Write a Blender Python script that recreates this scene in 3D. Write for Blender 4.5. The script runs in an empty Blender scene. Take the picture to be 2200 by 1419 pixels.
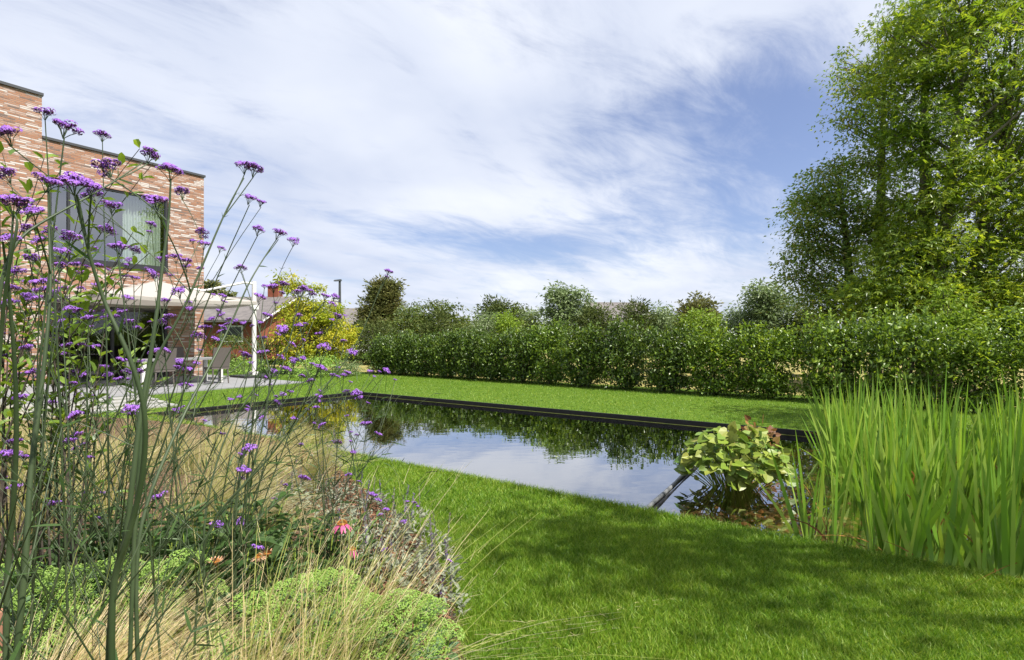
import bpy, math, random
import numpy as np
from mathutils import Vector

# ------------------------------------------------------------------ camera
F, CX, HY, CH = 1126.0, 1100.0, 728.0, 1.3      # focal length, centre column, horizon row (photo pixels), eye height
scene = bpy.context.scene
col = scene.collection
cam_d = bpy.data.cameras.new("camera"); cam = bpy.data.objects.new("camera", cam_d); col.objects.link(cam)
cam.location = (0, 0, CH); cam.rotation_euler = (math.radians(90), 0, 0)
cam_d.sensor_width = 36.0; cam_d.lens = 36.0 * F / 2200.0
cam_d.shift_y = (HY - 709.5) / 2200.0
cam_d.clip_start = 0.05; cam_d.clip_end = 2000
scene.camera = cam

# ------------------------------------------------------------------ light
SUN_AZ = (0.84, -0.54)                            # towards the sun, horizontally
SUN_EL = math.radians(57)
sun_d = bpy.data.lights.new("sun", 'SUN'); sun_d.energy = 4.8; sun_d.angle = math.radians(0.5); sun_d.color = (1.0, 0.95, 0.86)
sun = bpy.data.objects.new("sun", sun_d); col.objects.link(sun)
_a = Vector((SUN_AZ[0], SUN_AZ[1], 0)).normalized() * math.cos(SUN_EL) + Vector((0, 0, math.sin(SUN_EL)))
sun.rotation_euler = _a.to_track_quat('Z', 'Y').to_euler(); sun.location = (20, 5, 30)

world = bpy.data.worlds.new("World"); scene.world = world; world.use_nodes = True
def build_sky():
    nt = world.node_tree; N = nt.nodes; L = nt.links; N.clear()
    def n(t, **k):
        x = N.new(t)
        for a, b in k.items(): setattr(x, a, b)
        return x
    def m(op, a, b=None, c=None, clamp=False):
        x = n('ShaderNodeMath', operation=op, use_clamp=clamp)
        for i, v in enumerate((a, b, c)):
            if v is None: continue
            if isinstance(v, (int, float)): x.inputs[i].default_value = v
            else: L.new(v, x.inputs[i])
        return x.outputs[0]
    out = n('ShaderNodeOutputWorld'); bg = n('ShaderNodeBackground'); L.new(bg.outputs[0], out.inputs[0])
    bg.inputs[1].default_value = 0.1
    sky = n('ShaderNodeTexSky', sky_type='NISHITA'); sky.sun_disc = False
    sky.sun_elevation = SUN_EL; sky.sun_rotation = math.atan2(SUN_AZ[0], SUN_AZ[1])
    sky.dust_density = 1.2; sky.ozone_density = 2.0
    tc = n('ShaderNodeTexCoord'); nrm = n('ShaderNodeVectorMath', operation='NORMALIZE'); L.new(tc.outputs['Generated'], nrm.inputs[0])
    sp = n('ShaderNodeSeparateXYZ'); L.new(nrm.outputs[0], sp.inputs[0])
    x, y, z = sp.outputs
    zz = m('ADD', m('MAXIMUM', z, 0.0), 0.16)
    u = m('DIVIDE', x, zz); v = m('DIVIDE', y, zz)
    def turned(a, su, sv, off):
        ca, sa = math.cos(a), math.sin(a)
        p = m('ADD', m('MULTIPLY', u, ca), m('MULTIPLY', v, -sa)); q = m('ADD', m('MULTIPLY', u, sa), m('MULTIPLY', v, ca))
        c = n('ShaderNodeCombineXYZ'); L.new(m('MULTIPLY', p, su), c.inputs[0]); L.new(m('MULTIPLY', q, sv), c.inputs[1]); c.inputs[2].default_value = off
        return c.outputs[0]
    def noise(vec, scale, detail, rough, dist):
        t = n('ShaderNodeTexNoise'); L.new(vec, t.inputs['Vector'])
        t.inputs['Scale'].default_value = scale; t.inputs['Detail'].default_value = detail
        t.inputs['Roughness'].default_value = rough; t.inputs['Distortion'].default_value = dist
        return t.outputs['Fac']
    n1 = noise(turned(0.35, 1.2, 0.35, 3.1), 1.0, 5, 0.5, 0.35)       # long soft bands
    n2 = noise(turned(0.55, 3.2, 0.9, 7.7), 1.0, 8, 0.6, 0.9)         # wisps
    n3 = noise(turned(-0.7, 1.0, 1.0, 1.3), 1.3, 4, 0.5, 0.2)         # large soft shading
    n4 = noise(turned(0.95, 5.0, 2.2, 11.3), 1.0, 9, 0.66, .55)      # fine torn wisps
    dens = m('ADD', m('MULTIPLY', n1, 0.72), m('ADD', m('MULTIPLY', n2, 0.55), m('MULTIPLY', n4, 0.85)))
    def hole(px, py, rx, ry, rot, amount):
        # an open patch of blue round one direction of the sky
        d = Vector(((px - CX) / F, 1, (HY - py) / F)).normalized()
        e1 = Vector((d.y, -d.x, 0)).normalized(); e2 = e1.cross(d)
        ca, sa = math.cos(rot), math.sin(rot)
        f1 = e1 * ca + e2 * sa; f2 = e2 * ca - e1 * sa
        def dot(vv, s):
            t = n('ShaderNodeVectorMath', operation='DOT_PRODUCT'); L.new(nrm.outputs[0], t.inputs[0]); t.inputs[1].default_value = vv / s
            return t.outputs['Value']
        a1, a2, a3 = dot(f1, rx), dot(f2, ry), dot(d, 1.0)
        r2 = m('ADD', m('MULTIPLY', a1, a1), m('MULTIPLY', a2, a2))
        g = m('POWER', 2.718, m('MULTIPLY', r2, -1.0))
        return m('MULTIPLY', m('MULTIPLY', g, m('GREATER_THAN', a3, 0.0)), amount)
    for h in [(1600, 320, .27, .19, 0.15, .40), (1420, 230, .16, .05, 0.3, .22), (1050, 525, .22, .04, -0.12, .50), (1520, 490, .26, .05, 0.05, .16),
              (1330, 440, .10, .07, -0.5, .18), (1770, 330, .12, .10, 0, .25), (500, 690, .5, .07, 0, .16), (1250, 700, .6, .05, 0, .14)]:
        dens = m('SUBTRACT', dens, hole(*h))
    cov = n('ShaderNodeMapRange', interpolation_type='SMOOTHSTEP'); L.new(dens, cov.inputs[0])
    cov.inputs[1].default_value = 0.48; cov.inputs[2].default_value = 1.04; cov.inputs[3].default_value = 0.10; cov.inputs[4].default_value = 0.97
    sh = n('ShaderNodeValToRGB'); L.new(m('ADD', m('MULTIPLY', n3, 0.5), m('MULTIPLY', n1, 0.5)), sh.inputs[0])
    sh.color_ramp.elements[0].position = .34; sh.color_ramp.elements[0].color = (3.2, 3.6, 4.6, 1)
    sh.color_ramp.elements[1].position = .64; sh.color_ramp.elements[1].color = (5.1, 5.3, 5.75, 1)
    tint = n('ShaderNodeMix', data_type='RGBA', blend_type='MULTIPLY'); tint.inputs[0].default_value = 1.0
    L.new(sky.outputs[0], tint.inputs[6]); tint.inputs[7].default_value = (0.74, 0.72, 0.84, 1)
    mx = n('ShaderNodeMix', data_type='RGBA'); L.new(cov.outputs[0], mx.inputs[0]); L.new(tint.outputs[2], mx.inputs[6]); L.new(sh.outputs[0], mx.inputs[7])
    L.new(mx.outputs[2], bg.inputs[0])
build_sky()
scene.view_settings.view_transform = 'Standard'; scene.view_settings.look = 'None'
scene.view_settings.exposure = 0.95; scene.view_settings.gamma = 1.0
scene.render.engine = 'CYCLES'
scene.cycles.use_denoising = True
scene.cycles.max_bounces = 6; scene.cycles.diffuse_bounces = 3; scene.cycles.glossy_bounces = 3
scene.cycles.transmission_bounces = 4; scene.cycles.transparent_max_bounces = 8
scene.cycles.caustics_reflective = False; scene.cycles.caustics_refractive = False

# ------------------------------------------------------------------ helpers
D1 = np.array([0.567, 0.824]); D1 /= np.linalg.norm(D1)      # along the house wall, away from the eye
D2 = np.array([D1[1], -D1[0]])                               # out of the house, along the pond
TH = math.atan2(D1[1], D1[0])
def P(px, py, d): return np.array([(px - CX) / F * d, d, CH - (py - HY) / F * d])
def G(px, py, z=0.0): return P(px, py, F * (CH - z) / (py - HY))
HC = G(438, 808)[:2]                                          # foot of the house corner
def HW(x, y, z=0.0):                                          # house frame: x along D1, y into the house
    p = HC + D1 * x - D2 * y
    return np.array([p[0], p[1], z])
PO = G(770, 843)[:2] - D1 * 4.54                              # near left corner of the pond
POND_L, POND_W = 13.5, 4.54
def PW(u, v, z=0.0):
    p = PO + D2 * u + D1 * v
    return np.array([p[0], p[1], z])
def unit(a):
    a = np.asarray(a, float); return a / np.maximum(np.linalg.norm(a, axis=-1, keepdims=True), 1e-9)

class MB:
    """collects vertices and faces, then links them as one mesh object"""
    def __init__(s): s.V = []; s.Q = []; s.T = []; s.qm = []; s.tm = []; s.n = 0
    def add(s, v, q=None, t=None, mi=0):
        v = np.asarray(v, float).reshape(-1, 3)
        if q is not None and len(q):
            q = np.asarray(q, int).reshape(-1, 4) + s.n; s.Q.append(q); s.qm.append(np.full(len(q), mi))
        if t is not None and len(t):
            t = np.asarray(t, int).reshape(-1, 3) + s.n; s.T.append(t); s.tm.append(np.full(len(t), mi))
        s.V.append(v); s.n += len(v)
        return s
    def box(s, c, size, rot=0.0, mi=0):
        sx, sy, sz = [a / 2 for a in size]
        v = np.array([[x, y, z] for x in (-sx, sx) for y in (-sy, sy) for z in (-sz, sz)])
        ca, sa = math.cos(rot), math.sin(rot)
        v = np.stack([v[:, 0] * ca - v[:, 1] * sa, v[:, 0] * sa + v[:, 1] * ca, v[:, 2]], 1) + np.asarray(c, float)
        return s.add(v, [[0, 1, 3, 2], [4, 6, 7, 5], [0, 4, 5, 1], [2, 3, 7, 6], [0, 2, 6, 4], [1, 5, 7, 3]], mi=mi)
    def hbox(s, x0, x1, y0, y1, z0, z1, fr=HW, mi=0):
        v = np.array([fr(x, y, z) for x in (x0, x1) for y in (y0, y1) for z in (z0, z1)])
        return s.add(v, [[0, 1, 3, 2], [4, 6, 7, 5], [0, 4, 5, 1], [2, 3, 7, 6], [0, 2, 6, 4], [1, 5, 7, 3]], mi=mi)
    def tube(s, pts, rad, k=6, mi=0, cap=True):
        pts = np.asarray(pts, float); n = len(pts); rad = np.broadcast_to(np.asarray(rad, float), (n,))
        t = unit(np.gradient(pts, axis=0)); ref = np.array([0.31, 0.17, 0.93]) if abs(t[0][2]) < .9 else np.array([1.0, .2, .1])
        a = unit(np.cross(t, ref)); b = np.cross(t, a)
        an = np.arange(k) * 2 * math.pi / k
        v = pts[:, None] + rad[:, None, None] * (np.cos(an)[None, :, None] * a[:, None] + np.sin(an)[None, :, None] * b[:, None])
        i = np.arange(n - 1)[:, None] * k; j = np.arange(k)[None]
        q = np.stack([i + j, i + (j + 1) % k, i + k + (j + 1) % k, i + k + j], -1).reshape(-1, 4)
        tr = []
        if cap:
            for o in (0, (n - 1) * k): tr += [[o, o + m_, o + m_ + 1] for m_ in range(1, k - 1)]
        return s.add(v.reshape(-1, 3), q, tr, mi=mi)
    def build(s, name, mats, parent=None, smooth=False, local=False):
        me = bpy.data.meshes.new(name)
        V = np.concatenate(s.V) if s.V else np.zeros((0, 3))
        if parent is not None and not local:
            V = V - np.array(root_loc(parent))
        Q = np.concatenate(s.Q) if s.Q else np.zeros((0, 4), int); T = np.concatenate(s.T) if s.T else np.zeros((0, 3), int)
        me.vertices.add(len(V)); me.vertices.foreach_set('co', V.astype(np.float32).ravel())
        nl = Q.size + T.size; me.loops.add(nl); me.loops.foreach_set('vertex_index', np.concatenate([Q.ravel(), T.ravel()]).astype(np.int32))
        npo = len(Q) + len(T); me.polygons.add(npo)
        st = np.concatenate([np.arange(len(Q)) * 4, Q.size + np.arange(len(T)) * 3]).astype(np.int32)
        me.polygons.foreach_set('loop_start', st)
        mats = mats if isinstance(mats, (list, tuple)) else [mats]
        for m_ in mats: me.materials.append(m_)
        if len(mats) > 1:
            me.polygons.foreach_set('material_index', np.concatenate(s.qm + s.tm).astype(np.int32))
        me.polygons.foreach_set('use_smooth', np.full(npo, bool(smooth)))
        me.update(calc_edges=True); me.validate()
        o = bpy.data.objects.new(name, me); col.objects.link(o)
        if parent is not None: o.parent = parent
        return o
def root_loc(o):
    v = Vector((0, 0, 0))
    while o is not None: v += o.location; o = o.parent
    return v
def tag(o, label=None, cat=None, group=None, kind=None):
    if label: o['label'] = label
    if cat: o['category'] = cat
    if group: o['group'] = group
    if kind: o['kind'] = kind
    return o
def thing(name, label, cat, loc, group=None):
    o = bpy.data.objects.new(name, None); col.objects.link(o); o.empty_display_size = .1
    o.location = [float(a) for a in loc]
    return tag(o, label, cat, group)
def dup(o, loc, rotz=0.0, scale=None, label=None, group=None):
    r = o.copy(); col.objects.link(r); r.location = [float(a) for a in loc]; r.rotation_euler = (0, 0, rotz)
    if scale is not None: r.scale = (scale, scale, scale) if not hasattr(scale, '__len__') else scale
    if label: r['label'] = label
    if group: r['group'] = group
    for ch in list(o.children):
        c = ch.copy(); col.objects.link(c); c.parent = r
        for g in list(ch.children):
            d = g.copy(); col.objects.link(d); d.parent = c
    return r

# blades: ribbons that bend under their own weight
def ribbons(mb, base, d, L, W, bend, segs=3, face=None, prof=None, rng=None, mi=0):
    base = np.asarray(base, float); n = len(base); d = unit(d)
    L = np.broadcast_to(np.asarray(L, float), (n,)); W = np.broadcast_to(np.asarray(W, float), (n,)); bend = np.asarray(bend, float)
    if face is None:
        a = rng.uniform(0, 2 * math.pi, n); face = np.stack([np.cos(a), np.sin(a), np.zeros(n)], 1)
    side = unit(np.cross(d, face) + 1e-6)
    s = np.linspace(0, 1, segs + 1)
    pr = np.array(prof) if prof is not None else np.clip(1.05 - s ** 1.7, .03, 1)
    pos = base[:, None] + L[:, None, None] * (d[:, None] * s[None, :, None] + bend[:, None] * (s ** 2)[None, :, None])
    off = side[:, None] * (W[:, None] * pr[None])[..., None] * .5
    v = np.stack([pos - off, pos + off], 2)            # n, segs+1, 2, 3
    k = (segs + 1) * 2
    i = np.arange(n)[:, None] * k; j = np.arange(segs)[None] * 2
    q = np.stack([i + j, i + j + 1, i + j + 3, i + j + 2], -1).reshape(-1, 4)
    return mb.add(v.reshape(-1, 3), q, mi=mi)

# leaves: one small folded shape at every point
TPL = {
    'diamond': ([(0, 0, 0), (.45, .5, .10), (1, 0, -.05), (.45, -.5, .10)], [[0, 1, 2, 3]], []),
    'leaf': ([(0, 0, 0), (.3, .5, .12), (.72, .38, .08), (1, 0, -.1), (.72, -.38, .08), (.3, -.5, .12), (.5, 0, 0)], [[0, 6, 2, 1], [6, 3, 2, 2], [0, 5, 4, 6]], []),
    'palm': ([(0, 0, 0), (.45, .13, .03), (1, 0, -.12), (.45, -.13, .03), (.5, .28, -.02), (.62, .62, -.1), (.28, .38, .0), (.5, -.28, -.02), (.62, -.62, -.1), (.28, -.38, .0)],
             [[0, 3, 2, 1], [0, 4, 5, 6], [0, 9, 8, 7]], []),
}
TPL['leaf'] = (TPL['leaf'][0], [[0, 6, 2, 1], [0, 5, 4, 6]], [[6, 3, 2], [6, 4, 3]])
_h = [(0, 0, 0), (-.18, .22, .04), (-.08, .46, .08), (.25, .55, .07), (.6, .38, .03), (1, 0, -.08), (.6, -.38, .03), (.25, -.55, .07), (-.08, -.46, .08), (-.18, -.22, .04)]
TPL['heart'] = (_h, [[0, 3, 2, 1], [0, 5, 4, 3], [0, 7, 6, 5], [0, 9, 8, 7]], [])
def leaves(mb, pos, d, nrm, L, W, tpl='diamond', mi=0):
    pos = np.asarray(pos, float); n = len(pos)
    if n == 0: return mb
    d = unit(d); side = unit(np.cross(nrm, d) + 1e-9); up = np.cross(d, side)
    L = np.broadcast_to(np.asarray(L, float), (n,)); W = np.broadcast_to(np.asarray(W, float), (n,))
    tv, tq, tt = TPL[tpl]; tv = np.array(tv)
    v = pos[:, None] + d[:, None] * (tv[None, :, :1] * L[:, None, None]) + side[:, None] * (tv[None, :, 1:2] * W[:, None, None]) + up[:, None] * (tv[None, :, 2:] * L[:, None, None])
    o = np.arange(n)[:, None, None] * len(tv)
    q = (np.array(tq)[None] + o).reshape(-1, 4) if tq else None
    t = (np.array(tt)[None] + o).reshape(-1, 3) if tt else None
    return mb.add(v.reshape(-1, 3), q, t, mi=mi)

# ------------------------------------------------------------------ materials
def mat(name, color, rough=.6, spec=.4, metal=0.0, noise=None, bump=None):
    m = bpy.data.materials.new(name); m.use_nodes = True; nt = m.node_tree; b = nt.nodes['Principled BSDF']
    b.inputs['Base Color'].default_value = (*color, 1); b.inputs['Roughness'].default_value = rough
    b.inputs['Specular IOR Level'].default_value = spec; b.inputs['Metallic'].default_value = metal
    if noise or bump:
        tc = nt.nodes.new('ShaderNodeTexCoord')
    if noise:                                     # (scale, second colour, [stretch])
        mp = nt.nodes.new('ShaderNodeMapping'); nt.links.new(tc.outputs['Object'], mp.inputs[0])
        if len(noise) > 2: mp.inputs['Scale'].default_value = noise[2]
        t = nt.nodes.new('ShaderNodeTexNoise'); t.inputs['Scale'].default_value = noise[0]; t.inputs['Detail'].default_value = 6
        nt.links.new(mp.outputs[0], t.inputs['Vector'])
        r = nt.nodes.new('ShaderNodeValToRGB'); r.color_ramp.elements[0].position = .35; r.color_ramp.elements[1].position = .65
        r.color_ramp.elements[0].color = (*color, 1); r.color_ramp.elements[1].color = (*noise[1], 1)
        nt.links.new(t.outputs['Fac'], r.inputs[0]); nt.links.new(r.outputs[0], b.inputs['Base Color'])
    if bump:                                      # (scale, strength)
        t2 = nt.nodes.new('ShaderNodeTexNoise'); t2.inputs['Scale'].default_value = bump[0]; t2.inputs['Detail'].default_value = 5
        nt.links.new(tc.outputs['Object'], t2.inputs['Vector'])
        bp = nt.nodes.new('ShaderNodeBump'); bp.inputs['Strength'].default_value = bump[1]; bp.inputs['Distance'].default_value = .02
        nt.links.new(t2.outputs['Fac'], bp.inputs['Height']); nt.links.new(bp.outputs[0], b.inputs['Normal'])
    return m
def leafmat(name, cols, trans=.35, rough=.45, spec=.35, patch=None, tcol=None):
    """foliage: each leaf takes its own colour from the list, lets some light through"""
    m = bpy.data.materials.new(name); m.use_nodes = True; nt = m.node_tree; L = nt.links
    b = nt.nodes['Principled BSDF']; out = nt.nodes['Material Output']
    g = nt.nodes.new('ShaderNodeNewGeometry'); r = nt.nodes.new('ShaderNodeValToRGB')
    e = r.color_ramp.elements
    while len(e) < len(cols): e.new(.5)
    for i, c in enumerate(cols): e[i].position = i / max(1, len(cols) - 1); e[i].color = (*c, 1)
    L.new(g.outputs['Random Per Island'], r.inputs[0]); c = r.outputs[0]
    if patch:                                     # (scale, colour multiplier): areas of the plant that grew in another tone
        tc = nt.nodes.new('ShaderNodeTexCoord'); t = nt.nodes.new('ShaderNodeTexNoise'); t.inputs['Scale'].default_value = patch[0]; t.inputs['Detail'].default_value = 3
        L.new(tc.outputs['Object'], t.inputs['Vector'])
        mr = nt.nodes.new('ShaderNodeMapRange'); L.new(t.outputs['Fac'], mr.inputs[0]); mr.inputs[1].default_value = .38; mr.inputs[2].default_value = .62
        mx = nt.nodes.new('ShaderNodeMix'); mx.data_type = 'RGBA'; mx.blend_type = 'MULTIPLY'; L.new(mr.outputs[0], mx.inputs[0]); L.new(c, mx.inputs[6]); mx.inputs[7].default_value = (*patch[1], 1)
        c = mx.outputs[2]
    L.new(c, b.inputs['Base Color']); b.inputs['Roughness'].default_value = rough; b.inputs['Specular IOR Level'].default_value = spec
    tr = nt.nodes.new('ShaderNodeBsdfTranslucent')
    if tcol:
        mt = nt.nodes.new('ShaderNodeMix'); mt.data_type = 'RGBA'; mt.blend_type = 'MULTIPLY'; mt.inputs[0].default_value = 1; L.new(c, mt.inputs[6]); mt.inputs[7].default_value = (*tcol, 1); L.new(mt.outputs[2], tr.inputs[0])
    else: L.new(c, tr.inputs[0])
    ms = nt.nodes.new('ShaderNodeMixShader'); ms.inputs[0].default_value = trans
    L.new(b.outputs[0], ms.inputs[1]); L.new(tr.outputs[0], ms.inputs[2]); L.new(ms.outputs[0], out.inputs['Surface'])
    return m
YT = (1.5, 1.35, .55)
M = dict(
    lawn=mat('lawn_soil', (.05, .10, .010), .9, .1, noise=(9, (.085, .14, .014))),
    blade=leafmat('grass_blade', [(0.075, 0.16, 0.01), (0.1, 0.2, 0.013), (0.14, 0.255, 0.018), (0.185, 0.3, 0.024), (0.25, 0.345, 0.04), (0.34, 0.4, 0.08)], .35, .45, .3, patch=(.9, (.75, .85, .8)), tcol=(1.5, 1.4, .8)),
    field=mat('dry_field', (.32, .25, .10), .9, .1, noise=(3, (.16, .17, .05))),
    soil=mat('bed_soil', (.06, .04, .025), .95, .1, noise=(30, (.12, .075, .05)), bump=(60, .6)),
    mulch=leafmat('bark_mulch', [(.10, .045, .025), (.17, .08, .045), (.24, .13, .08), (.07, .035, .02)], .0, .9, .1),
    paving=mat('stone_paving', (.19, .195, .205), .7, .3, noise=(2.5, (.235, .235, .24)), bump=(60, .1)),
    slab=mat('concrete_slab', (.25, .25, .24), .8, .2, noise=(4, (.31, .305, .29)), bump=(80, .1)),
    black=mat('black_edging', (.006, .0065, .008), .6, .25, noise=(8, (.013, .013, .015)), bump=(40, .1)),
    algae=mat('algae_edge', (.045, .06, .012), .8, .2, noise=(12, (.08, .09, .02))),
    pipe=mat('grey_pipe', (.09, .095, .10), .5, .4, noise=(14, (.17, .175, .18))),
    liner=mat('pond_liner', (.03, .034, .028), .8, .2, noise=(2, (.06, .062, .05))),
    gravel=leafmat('pond_stone', [(0.19, 0.0875, 0.04), (0.323, 0.149, 0.064), (0.475, 0.193, 0.072), (0.19, 0.149, 0.104), (0.684, 0.263, 0.096)], .0, .6, .4),
    coping=mat('roof_coping', (.045, .047, .052), .45, .5),
    frame=mat('window_frame', (.025, .026, .029), .4, .5),
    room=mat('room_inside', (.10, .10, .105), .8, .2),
    curtain=leafmat('white_curtain', [(.74, .82, .74), (.78, .86, .78)], .35, .8, .1),
    white=mat('white_metal', (.62, .61, .60), .4, .4),
    canvas=leafmat('canvas', [(.46, .43, .40), (.46, .43, .40)], .32, .85, .1),
    dark=mat('dark_metal', (.03, .03, .032), .5, .4),
    taupe=mat('taupe_weave', (.115, .10, .092), .7, .2, bump=(140, .3)),
    redbrick=mat('red_brick', (.26, .085, .05), .85, .2, noise=(5, (.20, .065, .04))),
    rooftile=mat('roof_tile', (.115, .105, .105), .8, .2, noise=(3, (.165, .15, .145))),
    steel=mat('lamp_steel', (.05, .055, .06), .5, .4),
    bark=mat('bark', (.12, .10, .08), .9, .15, noise=(6, (.20, .175, .145), (1, 1, .25)), bump=(14, .6)),
    darkbark=mat('dark_bark', (.05, .042, .034), .9, .15, noise=(8, (.09, .075, .06), (1, 1, .3)), bump=(20, .5)),
    laurel=leafmat('laurel_leaf', [(0.0479, 0.0866, 0.0165), (0.0761, 0.134, 0.0231), (0.12, 0.197, 0.0297), (0.217, 0.299, 0.0495)], .32, .36, .5, patch=(1.6, (.55, .62, .6)), tcol=YT),
    laurel2=leafmat('laurel_leaf_lush', [(0.0784, 0.134, 0.0218), (0.131, 0.211, 0.0309), (0.194, 0.307, 0.0436), (0.34, 0.442, 0.0636)], .36, .38, .5, patch=(1.5, (.55, .64, .58)), tcol=YT),
    maple=leafmat('maple_leaf', [(0.104, 0.174, 0.0205), (0.163, 0.26, 0.0307), (0.255, 0.347, 0.0375), (0.37, 0.435, 0.0597)], .5, .4, .4, patch=(.35, (.6, .72, .7)), tcol=YT),
    ash=leafmat('ash_leaf', [(0.12, 0.224, 0.0458), (0.181, 0.312, 0.0636), (0.256, 0.379, 0.0762), (0.36, 0.346, 0.102)], .33, .42, .4, patch=(.5, (.75, .72, .7)), tcol=YT),
    golden=leafmat('golden_leaf', [(0.365, 0.381, 0.025), (0.506, 0.469, 0.0312), (0.619, 0.527, 0.05), (0.253, 0.352, 0.025)], .4, .5, .3, patch=(1.1, (.62, .8, .6))),
    conifer=leafmat('conifer_leaf', [(0.121, 0.145, 0.0406), (0.162, 0.186, 0.0568), (0.211, 0.218, 0.0728), (0.081, 0.113, 0.0292)], .25, .55, .25, patch=(.7, (.85, .75, .7))),
    thuja=leafmat('thuja_leaf', [(0.0546, 0.0847, 0.0202), (0.0819, 0.116, 0.0286), (0.118, 0.154, 0.037), (0.155, 0.185, 0.0504)], .25, .6, .2, patch=(1.5, (.75, .75, .7))),
    dense=leafmat('dense_leaf', [(0.0585, 0.0945, 0.0198), (0.0878, 0.134, 0.0264), (0.137, 0.182, 0.0363), (0.176, 0.189, 0.0495)], .3, .5, .3, patch=(.8, (.65, .7, .7)), tcol=YT),
    pale=leafmat('pale_leaf', [(0.169, 0.236, 0.0966), (0.236, 0.312, 0.14), (0.321, 0.389, 0.194), (0.126, 0.194, 0.0615)], .33, .4, .45, patch=(.9, (.7, .75, .6))),
    lime=leafmat('lime_leaf', [(0.138, 0.236, 0.0187), (0.207, 0.315, 0.025), (0.275, 0.38, 0.0375), (0.0963, 0.171, 0.015)], .4, .45, .35),
    iris=leafmat('iris_blade', [(0.122, 0.234, 0.0261), (0.162, 0.318, 0.0365), (0.228, 0.387, 0.0458), (0.31, 0.442, 0.0784)], .38, .38, .4, tcol=(1.4, 1.3, .6)),
    rust=leafmat('withered_blade', [(.28, .11, .03), (.36, .17, .05), (.16, .06, .03)], .3, .7, .2),
    heart=leafmat('heart_leaf', [(0.126, 0.202, 0.0216), (0.18, 0.27, 0.0324), (0.253, 0.318, 0.0432), (0.307, 0.318, 0.072), (0.117, 0.222, 0.0504), (0.216, 0.298, 0.036)], .3, .4, .35),
    redheart=leafmat('red_heart_leaf', [(.22, .25, .06), (.24, .09, .03), (.30, .20, .05), (.15, .05, .025)], .3, .45, .3),
    petiole=leafmat('petiole', [(0.26, 0.4, 0.055), (0.372, 0.465, 0.077), (0.242, 0.254, 0.055)], .2, .5, .3),
    vstem=mat('verbena_stem', (.028, .046, .017), .5, .4, noise=(9, (.055, .078, .036))),
    vleaf=leafmat('verbena_leaf', [(0.036, 0.0749, 0.0211), (0.054, 0.103, 0.0288), (0.0765, 0.131, 0.0432)], .3, .5, .3),
    petal=leafmat('verbena_petal', [(0.267, 0.1, 0.526), (0.365, 0.16, 0.657), (0.472, 0.241, 0.766), (0.321, 0.1, 0.547)], .3, .55, .2),
    calyx=leafmat('verbena_calyx', [(.07, .02, .075), (.11, .03, .10), (.05, .03, .045)], .1, .6, .2),
    shrubleaf=leafmat('shrub_leaf', [(0.108, 0.186, 0.0264), (0.156, 0.252, 0.0384), (0.216, 0.324, 0.06), (0.066, 0.132, 0.024)], .4, .4, .4, tcol=YT),
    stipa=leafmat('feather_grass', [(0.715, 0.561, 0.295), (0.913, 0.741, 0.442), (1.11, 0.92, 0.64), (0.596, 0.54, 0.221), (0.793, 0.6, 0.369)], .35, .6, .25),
    stipab=leafmat('darker_feather_grass', [(0.472, 0.381, 0.195), (0.603, 0.504, 0.292), (0.733, 0.626, 0.422), (0.393, 0.367, 0.146), (0.523, 0.408, 0.244)], .35, .6, .25),  # feather grass colours in a darker tone, mainly for the back drift
    stipag=leafmat('green_feather_grass', [(0.33, 0.39, 0.0792), (0.427, 0.47, 0.119), (0.522, 0.511, 0.185), (0.275, 0.336, 0.066)], .35, .55, .25),
    sedum=leafmat('sedum_floret', [(0.207, 0.362, 0.0485), (0.278, 0.441, 0.0808), (0.349, 0.509, 0.129), (0.175, 0.313, 0.0404)], .25, .5, .3),
    sedumleaf=leafmat('sedum_leaf', [(.08, .15, .06), (.11, .19, .08), (.07, .13, .04)], .2, .45, .35),
    silver=leafmat('silver_leaf', [(0.189, 0.215, 0.149), (0.245, 0.268, 0.198), (0.29, 0.313, 0.238), (0.134, 0.168, 0.0938)], .2, .8, .15),
    spike=leafmat('seed_spike', [(0.16, 0.135, 0.112), (0.224, 0.188, 0.158), (0.12, 0.09, 0.0825), (0.208, 0.135, 0.21)], .1, .8, .1),
    salvia=leafmat('salvia_flower', [(.12, .05, .26), (.18, .08, .36), (.09, .04, .16)], .2, .6, .2),
    herb=leafmat('herb_leaf', [(.04, .085, .02), (.06, .12, .03), (.09, .15, .04), (.03, .06, .018)], .3, .5, .3),
    pink=leafmat('pink_petal', [(.55, .07, .22), (.66, .12, .32)], .3, .5, .3),
    peach=leafmat('peach_petal', [(.58, .30, .18), (.62, .38, .24)], .3, .6, .2),
    cone=leafmat('flower_cone', [(.42, .16, .03), (.50, .24, .05), (.30, .10, .02)], .05, .7, .2),
    wood=mat('wood_stake', (.30, .14, .09), .8, .2, noise=(20, (.38, .20, .13), (1, 1, .1))),
)
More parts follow.
